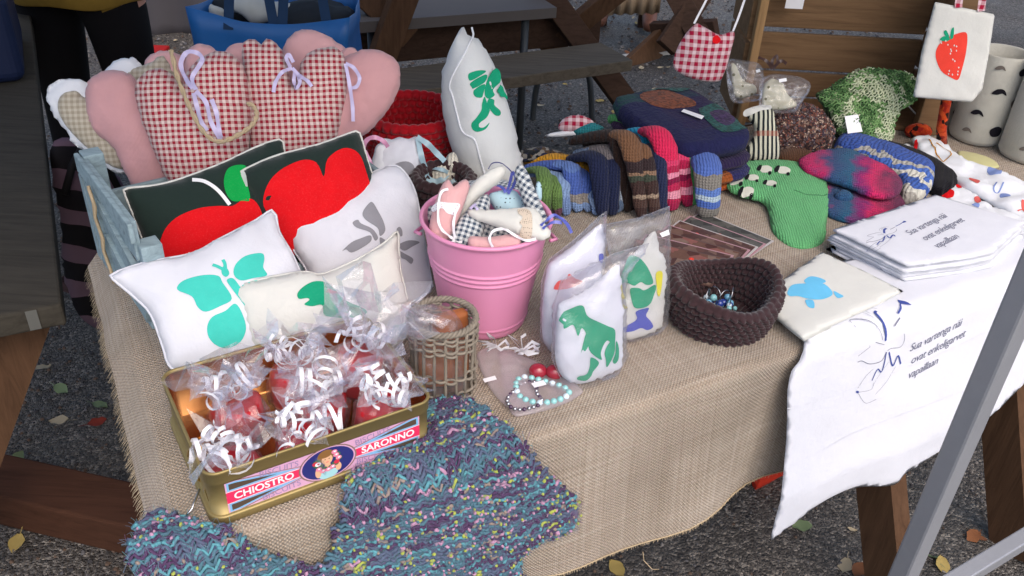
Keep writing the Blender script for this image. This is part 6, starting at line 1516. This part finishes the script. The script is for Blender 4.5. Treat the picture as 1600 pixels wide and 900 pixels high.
m_mit = K('magenta_teal_knit', [(0, C('#b02460')), (.16, C('#bc2a62')), (.30, C('#364a74')), (.52, C('#285c7c')), (.64, C('#84246a')), (.76, C('#cc2a62')), (.95, C('#6a3050'))], axis=0, span=(-.11, .10), wob=.03, interp='LINEAR')
pl_ = pl(1330, 300, TZ+.014, -18, 88)
m1 = puff('knitted_mitten', pl_, [(1262, 300), (1280, 286), (1330, 300), (1380, 302), (1408, 306), (1414, 322), (1404, 336), (1370, 344), (1330, 348), (1290, 334)], .013, m_mit, wr=.002, seed=250, pw=.35); tag(m1.ob, 'lower magenta and blue knitted mitten with thumb showing', 'mitten', 'magenta and teal mittens')
th = puff('thumb', Pl(pl_.o+Vector((-.005, -.025, .018)), -18, 80), [(1304, 304), (1316, 298), (1330, 304), (1332, 312), (1318, 314), (1306, 310)], .010, m_mit, m1.ob, seed=251)
m2 = puff('knitted_mitten', pl(1330, 272, TZ+.045, -18, 84), [(1248, 250), (1268, 240), (1300, 234), (1330, 236), (1362, 250), (1396, 268), (1410, 284), (1406, 302), (1390, 310), (1362, 308), (1330, 294), (1290, 280), (1258, 268)], .014, m_mit, wr=.002, seed=252, pw=.35); tag(m2.ob, 'upper magenta and teal knitted mitten beside the green sock', 'mitten', 'magenta and teal mittens')
m_bwk = K('blue_cream_cable_knit', [(0, C('#a09c94')), (.22, C('#c4c2b8')), (.34, C('#3e5ca4')), (.46, C('#c4c2b8')), (.58, C('#4666b0')), (.70, C('#a4a29c')), (.80, C('#3a56a0'))], axis=1, span=(-.08, .10), px=.010, py=.008, wob=.03, bump=1.)
pf = puff('knitted_cowl', pl(1390, 282, TZ+.022, -22, 86, -12), [(1304, 232), (1318, 213), (1336, 214), (1380, 230), (1420, 244), (1454, 260), (1459, 280), (1450, 302), (1424, 314), (1408, 312), (1400, 284), (1350, 256)], .030, m_bwk, wr=.003, seed=253, pw=.3); tag(pf.ob, 'blue and cream cable knit cowl beside the magenta mittens', 'knitwear')
pf = puff('black_knitwear', pl(1430, 262, TZ+.014, -22, 88), [(1330, 216), (1350, 212), (1400, 230), (1450, 248), (1486, 272), (1496, 288), (1478, 304), (1455, 300), (1440, 270), (1380, 240)], .022, K('black_rib_knit', '#121016', rib=True, px=.008), wr=.003, seed=254, pw=.35); tag(pf.ob, 'black ribbed knitwear behind the blue cable knit cowl', 'knitwear')
pf = puff('brown_hat', pl(1240, 248, TZ+.01, 0, 80), [(1212, 246), (1222, 234), (1246, 230), (1268, 238), (1266, 250), (1236, 256)], .016, K('chestnut_knit', '#5c4030'), wr=.002, seed=255); tag(pf.ob, 'small chestnut brown knitted piece behind the green sock', 'knitwear')
# striped wrist warmer
m_bw = NT('black_white_stripe'); x_, y_, z_ = m_bw.xyz(); s_ = m_bw.math('SINE', m_bw.math('ADD', m_bw.math('MULTIPLY', x_, 2*math.pi/.0105), m_bw.math('MULTIPLY', m_bw.noise(14, 2), 3.)))
cq = m_bw.mix(m_bw.math('GREATER_THAN', s_, .05), C('#c2c2b0'), C('#23282c')); tq_ = m_bw.math('LESS_THAN', m_bw.math('ABSOLUTE', m_bw.math('SUBTRACT', y_, .062)), .006); cq = m_bw.mix(m_bw.math('MULTIPLY', tq_, .5), cq, C('#a05848'))
m_bw = m_bw.fin(cq, .95, .1, m_bw.bump(m_bw.noise(300, 3), .8, .002))
pf = puff('wrist_warmer', pl(1195, 252, TZ+.01, 6, 30), [(1166, 180), (1170, 170), (1190, 166), (1204, 164), (1210, 185), (1216, 215), (1219, 240), (1212, 252), (1190, 254), (1172, 250), (1164, 236), (1176, 215), (1178, 198)], .018, m_bw, wr=.002, seed=256, pw=.35); tag(pf.ob, 'black and white striped wrist warmer right of the blanket stack', 'knitwear')
on(pf, 'cream_edge', [(1164, 178), (1168, 170), (1190, 163), (1204, 162), (1205, 170), (1188, 173), (1170, 181)], m_cream, .002)
# tweed hat
m_tw = M_mottle('tweed_yarn', [C('#3a2826'), C('#54403a'), C('#2c2428'), C('#6a4a40'), C('#8a7468'), C('#453a44')], 150., 1., 170.)
pf = puff('tweed_hat', pl(1250, 240, TZ+.01, 0, 45), [(1194, 222), (1196, 190), (1212, 172), (1240, 164), (1270, 168), (1292, 186), (1303, 210), (1296, 232), (1270, 242), (1230, 240), (1206, 236)], .045, m_tw, wr=.004, seed=257); tag(pf.ob, 'brown tweed knitted hat in front of the wooden crate', 'hat')
r = random.Random(44); V = []; F = []; idx = []
for i in range(1500):
    u = r.uniform(min(q[0] for q in pf.o), max(q[0] for q in pf.o)); v = r.uniform(min(q[1] for q in pf.o), max(q[1] for q in pf.o))
    if pf.hn(u, v) < .01: continue
    w = pf.w(u, v); s = r.uniform(.0014, .003); n0 = len(V); a = r.random()*3
    for dx, dy, dz in ((-1.4, 0, 0), (0, -.8, 0), (1.4, 0, 0), (0, .8, 0), (0, 0, 1.2)): V.append((u+(dx*math.cos(a)-dy*math.sin(a))*s, v+(dx*math.sin(a)+dy*math.cos(a))*s, w+dz*s))
    F += [(n0, n0+1, n0+4), (n0+1, n0+2, n0+4), (n0+2, n0+3, n0+4), (n0+3, n0, n0+4)]; idx += [r.choices((0, 1, 2, 3), (4, 2, 2, 1))[0]]*4
stuff(mk('yarn_flecks', V, F, None, pf.ob, True, None, [M('tw1', C('#3a2a2a'), .9), M('tw2', C('#7a4a40'), .9), M('tw3', C('#5a5258'), .9), M('tw4', C('#b09a8a'), .9)], idx))
# felt ornaments in cellophane
m_felt = NT('dotted_felt'); vd = m_felt.n('TexVoronoi', iVector=m_felt.co(), iScale=42., iRandomness=.35); m_felt = m_felt.fin(m_felt.mix(m_felt.math('LESS_THAN', vd.outputs['Distance'], .15), C('#bdb9a2'), C('#6a6444')), .95)
for i, (base, pts, bag, lab, bw) in enumerate((((1168, 200, TZ+.05), [(1142, 100), (1150, 102), (1158, 120), (1166, 128), (1180, 134), (1182, 145), (1168, 152), (1150, 152), (1144, 130)], [(1136, 98), (1160, 94), (1190, 104), (1192, 150), (1170, 160), (1142, 156)], 'cream dotted felt ornament in cellophane next to the crate batten', None),
        ((1225, 190, TZ+.09), [(1203, 124), (1210, 123), (1224, 132), (1230, 146), (1245, 162), (1240, 168), (1215, 172), (1193, 168), (1191, 150), (1194, 132)], [(1188, 128), (1204, 116), (1240, 118), (1262, 126), (1266, 140), (1250, 164), (1240, 176), (1192, 174), (1186, 150)], 'cream dotted felt bell in cellophane on the tweed hat', [((1206, 108), (1196, 96), (1184, 90)), ((1206, 108), (1218, 96), (1228, 100)), ((1206, 108), (1205, 96), (1212, 88), (1214, 100))]))):
    q = pl(*base, 0, 25); pf = puff('felt_ornament', q, pts, .008, m_felt, wr=.001, seed=260+i); tag(pf.ob, lab, 'ornament')
    c = puff('cellophane', q, bag, .022, m_cello, pf.ob, wr=.008, wf=40, seed=262+i, pw=.4)
    c.ob.matrix_basis = Matrix.Identity(4)
    if bw: bow(pf, bw, m_rib_br, .007, .01)
    mb = MB(); p4 = ((1180, 110), (1186, 108), (1188, 112), (1182, 114)) if i == 0 else ((1216, 124), (1228, 122), (1229, 127), (1217, 129)); mb.add([Vector((*q.to2(p, .024), .027)) for p in p4], [(0, 1, 2, 3)]); mb.build('price_label', m_paper, pf.ob)
# green crochet scarf
m_sc = M_mottle('green_yarn', [C('#3f5a36'), C('#5a7a48'), C('#7c9468'), C('#34482e'), C('#a2ae8a')], 130., 1., 150.)
q = pl(1350, 225, TZ+.01, 0, 32)
sc = puff('crochet_scarf', q, [(1274, 148), (1296, 136), (1316, 122), (1340, 110), (1372, 107), (1406, 112), (1432, 126), (1430, 158), (1404, 176), (1396, 205), (1388, 224), (1360, 226), (1330, 220), (1304, 214), (1296, 190), (1288, 168)], .05, m_sc, wr=.020, wf=20, seed=270); tag(sc.ob, 'green and cream crocheted scarf heaped inside the wooden crate', 'scarf')
sc2 = puff('scarf_fold', Pl(q.o+q.N*.03, 0, 32), [(1276, 150), (1300, 138), (1326, 146), (1342, 164), (1362, 188), (1392, 200), (1388, 224), (1350, 228), (1318, 222), (1302, 200), (1292, 172)], .035, m_sc, sc.ob, wr=.010, wf=26, seed=271)
r = random.Random(9)
def loops(sc):
    """rows of crochet: wavy strands that follow the surface"""
    mbs = [MB(), MB(), MB()]
    us = [a[0] for a in sc.o]; vs = [a[1] for a in sc.o]; v0 = min(vs); row = 0
    while v0 < max(vs):
        u = min(us); pts = []; k = 0; col = None
        while u < max(us):
            vv = v0+.014*noise.noise(Vector((u*7, v0*3, 1)))+.0045*math.sin(k*1.57+row*1.3)
            uu = u+.0025*math.sin(k*3.1+row)
            cn = noise.noise(Vector((u*12, v0*12, 0)))+.25*r.uniform(-1, 1); c = 0 if cn < -.12 else (1 if cn < .16 else 2)
            ok = sc.hn(uu, vv) > .006
            if ok: pts.append(Vector((uu, vv, sc.w(uu, vv)+.0012+.0014*math.sin(k*3.14+row))))
            if (not ok or (c != col and len(pts) > 5)):
                if len(pts) > 3: mbs[col or 0].tube(pts, .0019, 5, False)
                pts = pts[-1:] if ok else []; col = c
            if col is None: col = c
            u += .0032; k += 1
        if len(pts) > 3: mbs[col or 0].tube(pts, .0019, 5, False)
        v0 += .0062; row += 1
    for mb, m_ in zip(mbs, m_lp): stuff(mb.build('yarn_loops', m_, sc.ob, True))
m_lp = [M('loop_'+h[1:], C(h), .9) for h in ('#466a3e', '#71965f', '#c0c8a8')]
loops(sc); loops(sc2)
mb = MB(); mb.add([Vector((*q.to2(p, .07), .073)) for p in ((1319, 182), (1340, 179), (1347, 206), (1324, 209))], [(0, 1, 2, 3)]); mb.build('price_tag', m_paper, sc.ob)
# ------------------------------------------------------------------ wooden crate behind, with hanging bags
def crate():
    y0 = 2.10; xl, xr = .545, 1.03; H = .40; z0 = TZ+.006; D = .20
    e = empty('wooden_crate', ((xl+xr)/2, y0+.1, z0), 'brown wooden crate with wide boards standing at the right back of the table', 'crate')
    def B(nm, x0, x1, ya, yb, za, zb, mat=m_wood_c):
        mb = MB(); mb.box(x0, x1, ya, yb, za, zb); return bevel(part(mb, nm, mat, e), .003)
    for za, zb in ((z0+.01, z0+.075), (z0+.082, z0+.178), (z0+.192, z0+.293), (z0+.31, z0+.40)): B('back_board', xl+.003, xr-.003, y0+D, y0+D+.014, za, zb)
    for za, zb in ((z0+.01, z0+.10), (z0+.108, z0+.20), (z0+.208, z0+.30), (z0+.31, z0+.40)):
        B('side_board', xl-.014, xl, y0+.03, y0+D+.014, za, zb); B('side_board', xr, xr+.014, y0+.03, y0+D+.014, za, zb)
    B('corner_batten', xl-.004, xl+.016, y0, y0+.028, z0, z0+H, m_wood_l); B('corner_post', xr-.045, xr+.012, y0, y0+.028, z0, z0+H)
    B('floor_board', xl, xr, y0+.03, y0+D, z0-.004, z0+.008)
    return e
crate()
q = Pl(PY(1105, 70, 2.04), 4, 6)
gb = puff('gingham_bag', q, [(1086, 38), (1100, 42), (1124, 54), (1147, 50), (1142, 80), (1130, 118), (1118, 128), (1085, 124), (1058, 112), (1052, 96), (1064, 64)], .018, m_ging2, smooth=True, wr=.005, wf=20, seed=280, edge=.004); tag(gb.ob, 'small crimson gingham bag hanging by white strings on the crate', 'bag')
stroke(gb, 'bag_string', [(1086, 38), (1098, 15), (1110, -8)], .005, m_rib_w, .004); stroke(gb, 'bag_string', [(1147, 50), (1158, 22), (1168, -8)], .005, m_rib_w, .004)
on(gb, 'red_button', [(1114, 58), (1122, 56), (1126, 62), (1120, 68), (1113, 65)], m_red, .002)
q = Pl(PY(1490, 90, 1.96), -3, 4)
st = puff('strawberry_tote', q, [(1460, 5), (1462, 3), (1505, 12), (1552, 22), (1554, 25), (1546, 80), (1535, 140), (1520, 158), (1516, 160), (1470, 156), (1429, 152), (1427, 149), (1440, 80)], .008, m_cream, smooth=False, wr=.002, wf=20, seed=281, pw=.3); tag(st.ob, 'small cream tote bag with red strawberry hanging on the crate post', 'bag')
on(st, 'strawberry_print', [(1462, 90), (1464, 74), (1474, 62), (1490, 54), (1508, 50), (1511, 62), (1508, 85), (1502, 108), (1496, 124), (1484, 120), (1470, 110)], m_coral, .0008)
for pts in ([(1468, 62), (1474, 56), (1484, 60), (1478, 64)], [(1478, 58), (1474, 50), (1478, 47), (1483, 58)], [(1484, 60), (1486, 46), (1490, 43), (1489, 58)]): on(st, 'strawberry_leaf', pts, m_dino, .0012)
rr_ = random.Random(2)
for i in range(22):
    x = 1468+rr_.random()*38; y = 62+rr_.random()*54
    if x > 1510-(y-60)*.25 or x < 1464+(y-100)*.6: continue
    on(st, 'strawberry_seed', [(x-1.2, y), (x, y-1.8), (x+1.2, y), (x, y+1.8)], m_cream, .0014, False)
for a, b in (((1498, 12), (1502, -14)), ((1534, 18), (1538, -14))): stroke(st, 'tote_handle', [a, ((a[0]+b[0])/2, (a[1]+b[1])/2), b], .016, m_ging2, .002)
# orange scarf strip behind the post
mb = MB(); m_or = M_mottle('orange_black_yarn', [C('#b83a1c'), C('#d8542a'), C('#2a1512'), C('#a0281c'), C('#c84a20')], 90.); mb.tube([P(1472, 225, .76), PY(1471, 200, 2.02), PY(1476, 170, 2.03), PY(1482, 140, 2.04)], .012, 8); thing(mb, 'patterned_scarf', m_or, 'orange and black patterned scarf strip hanging below the strawberry tote', 'scarf', None, True)
mb = MB(); mb.ell(P(1435, 205, TZ+.02), .035, .02, .02, 12, 7); thing(mb, 'orange_knit', m_or, 'small orange and black knitted piece at the crate post foot', 'knitwear', None, True)
# felt jars
m_jar = NT('felted_white'); m_jar = m_jar.fin(m_jar.mix(m_jar.noise(30, 4), C('#a8a69c'), C('#c4c2b8')), .95, .1, m_jar.bump(m_jar.noise(200, 3), .5, .002), 0, .4)
m_jd = M('felt_black', C('#15131c'), .95); m_jg = M('felt_grey', C('#6c645e'), .95)
for i, (px, py, r_, h, lab) in enumerate(((1534, 232, .062, .22, 'felted white jar with black bird patches, left of the pair'), (1618, 262, .066, .235, 'felted white jar with dark patches at the right photo edge'), (1478, 200, .045, .17, 'felted white jar half hidden behind the crate post'))):
    c = P(px, py) + Vector((0, .05, .008)); mb = MB()
    fn = lambda q, a: Vector((q.x*(1+.03*math.sin(3*a)), q.y, q.z))
    mb.lathe([(.001, .002), (r_*.9, 0), (r_, .012), (r_, h*.5), (r_*.98, h-.004), (r_*.94, h), (r_*.88, h-.003), (r_*.86, .02), (.001, .018)], 40, (0, 0, 0), fn); o = mb.build('felted_jar', m_jar, None, True, Matrix.Translation(c)); tag(o, lab, 'jar')
    rg = random.Random(30+i)
    for k, (az, zf, s) in enumerate(((-1.75, .62, 1.), (-1.35, .18, 1.1), (-2.25, .36, .9), (-.9, .5, 1.), (-2.4, .15, .7), (-1.1, .85, .8), (-2.0, .88, .7), (-.5, .25, 1.))):
        m2_ = MB(); az += .15*i; pts = [(-.016, -.002), (-.010, .008), (0, .012), (.010, .008), (.017, -.004), (.006, .001), (-.004, -.003)] if k % 2 == 0 else [(-.014, .008), (.0, .014), (.012, .006), (.010, -.008), (-.006, -.010), (-.014, -.002)]
        vs, fs = fill(resample(smooth_poly([(a*s, b*s) for a, b in pts], True, n=4), .004), .006)
        m2_.add([(( r_*1.035+.0006)*math.cos(az+a/r_), (r_*1.005+.0012)*math.sin(az+a/r_), zf*h+b) for a, b in vs], fs); m2_.build('bird_patch', m_jg if k in (4, 6, 3) else m_jd, o, True)
# printed children's fabric at the right edge
pale_blue_, pale_red_ = MP('washed_blue_print', C('#7f93c8')), MP('washed_red_print', C('#d0605a'))
q = pl(1530, 290, TZ+.016, -30, 86)
k1 = puff('printed_fabric', q, [(1425, 216), (1452, 213), (1478, 228), (1520, 256), (1570, 274), (1640, 300), (1660, 350), (1610, 352), (1560, 326), (1510, 296), (1470, 270), (1446, 248)], .013, m_frill, wr=.011, wf=20, seed=290, edge=.006, pw=.35); tag(k1.ob, 'white childrens print fabric folded at the right edge behind the tea towels', 'fabric')
k2 = puff('printed_fabric', Pl(q.o-Vector((.0, .05, .006)), -30, 88), [(1470, 296), (1500, 290), (1540, 318), (1600, 345), (1660, 370), (1650, 400), (1590, 386), (1540, 358), (1500, 330)], .009, m_frill, wr=.008, wf=24, seed=291, edge=.004, pw=.35); tag(k2.ob, 'white fabric with red and blue flowers just behind the stacked tea towels', 'fabric')
for pf, lst in ((k1, (([(1543, 264), (1562, 266), (1562, 276), (1546, 276)], pale_blue_), ([(1564, 302), (1578, 304), (1576, 310), (1564, 308)], pale_blue_), ([(1516, 278), (1530, 284), (1526, 290), (1514, 284)], pale_red_), ([(1594, 318), (1606, 322), (1600, 332)], pale_red_), ([(1430, 218), (1434, 217), (1434, 232), (1430, 230)], m_red))), (k2, (([(1472, 301), (1480, 296), (1489, 299), (1490, 306), (1480, 307)], m_red), ([(1494, 284), (1502, 284), (1503, 292), (1495, 292)], m_red), ([(1522, 309), (1530, 308), (1533, 315), (1526, 317)], pale_red_), ([(1518, 320), (1530, 318), (1528, 325)], pale_blue_), ([(1560, 346), (1576, 344), (1580, 352)], m_sky)))):
    for pts, mm in lst: on(pf, 'printed_motif', pts, mm, .001)
for pts, mm in (([(1450, 218), (1462, 236), (1474, 252)], m_gold), ([(1474, 252), (1486, 240), (1462, 226)], m_gold), ([(1556, 288), (1552, 296), (1560, 300), (1566, 290)], pale_blue_), ([(1590, 330), (1602, 326), (1608, 320)], pale_red_)): stroke(k1, 'printed_line', pts, .003, mm, .001)
k3 = puff('printed_fabric', pl(1500, 250, TZ+.012, -30, 88), [(1412, 226), (1424, 228), (1470, 256), (1476, 268), (1440, 256), (1410, 234)], .010, m_frill, wr=.003, seed=292); tag(k3.ob, 'narrow folded white fabric with red corner above the black knitwear', 'fabric')
k4 = puff('printed_fabric', pl(1540, 258, TZ+.006, -30, 89), [(1500, 236), (1540, 246), (1556, 254), (1560, 262), (1530, 262), (1500, 250)], .006, M_cloth('pale_yellow_cotton', C('#c4c08c')), wr=.002, seed=293); tag(k4.ob, 'pale yellow fabric edge beside the felted jars', 'fabric')
mb = MB(); q = PY(1242, 4, 2.24); mb.box(q.x-.022, q.x+.022, q.y, q.y+.001, q.z-.015, q.z+.05); thing(mb, 'paper_note', m_paper, 'blank white paper note on the top board of the crate', 'note')
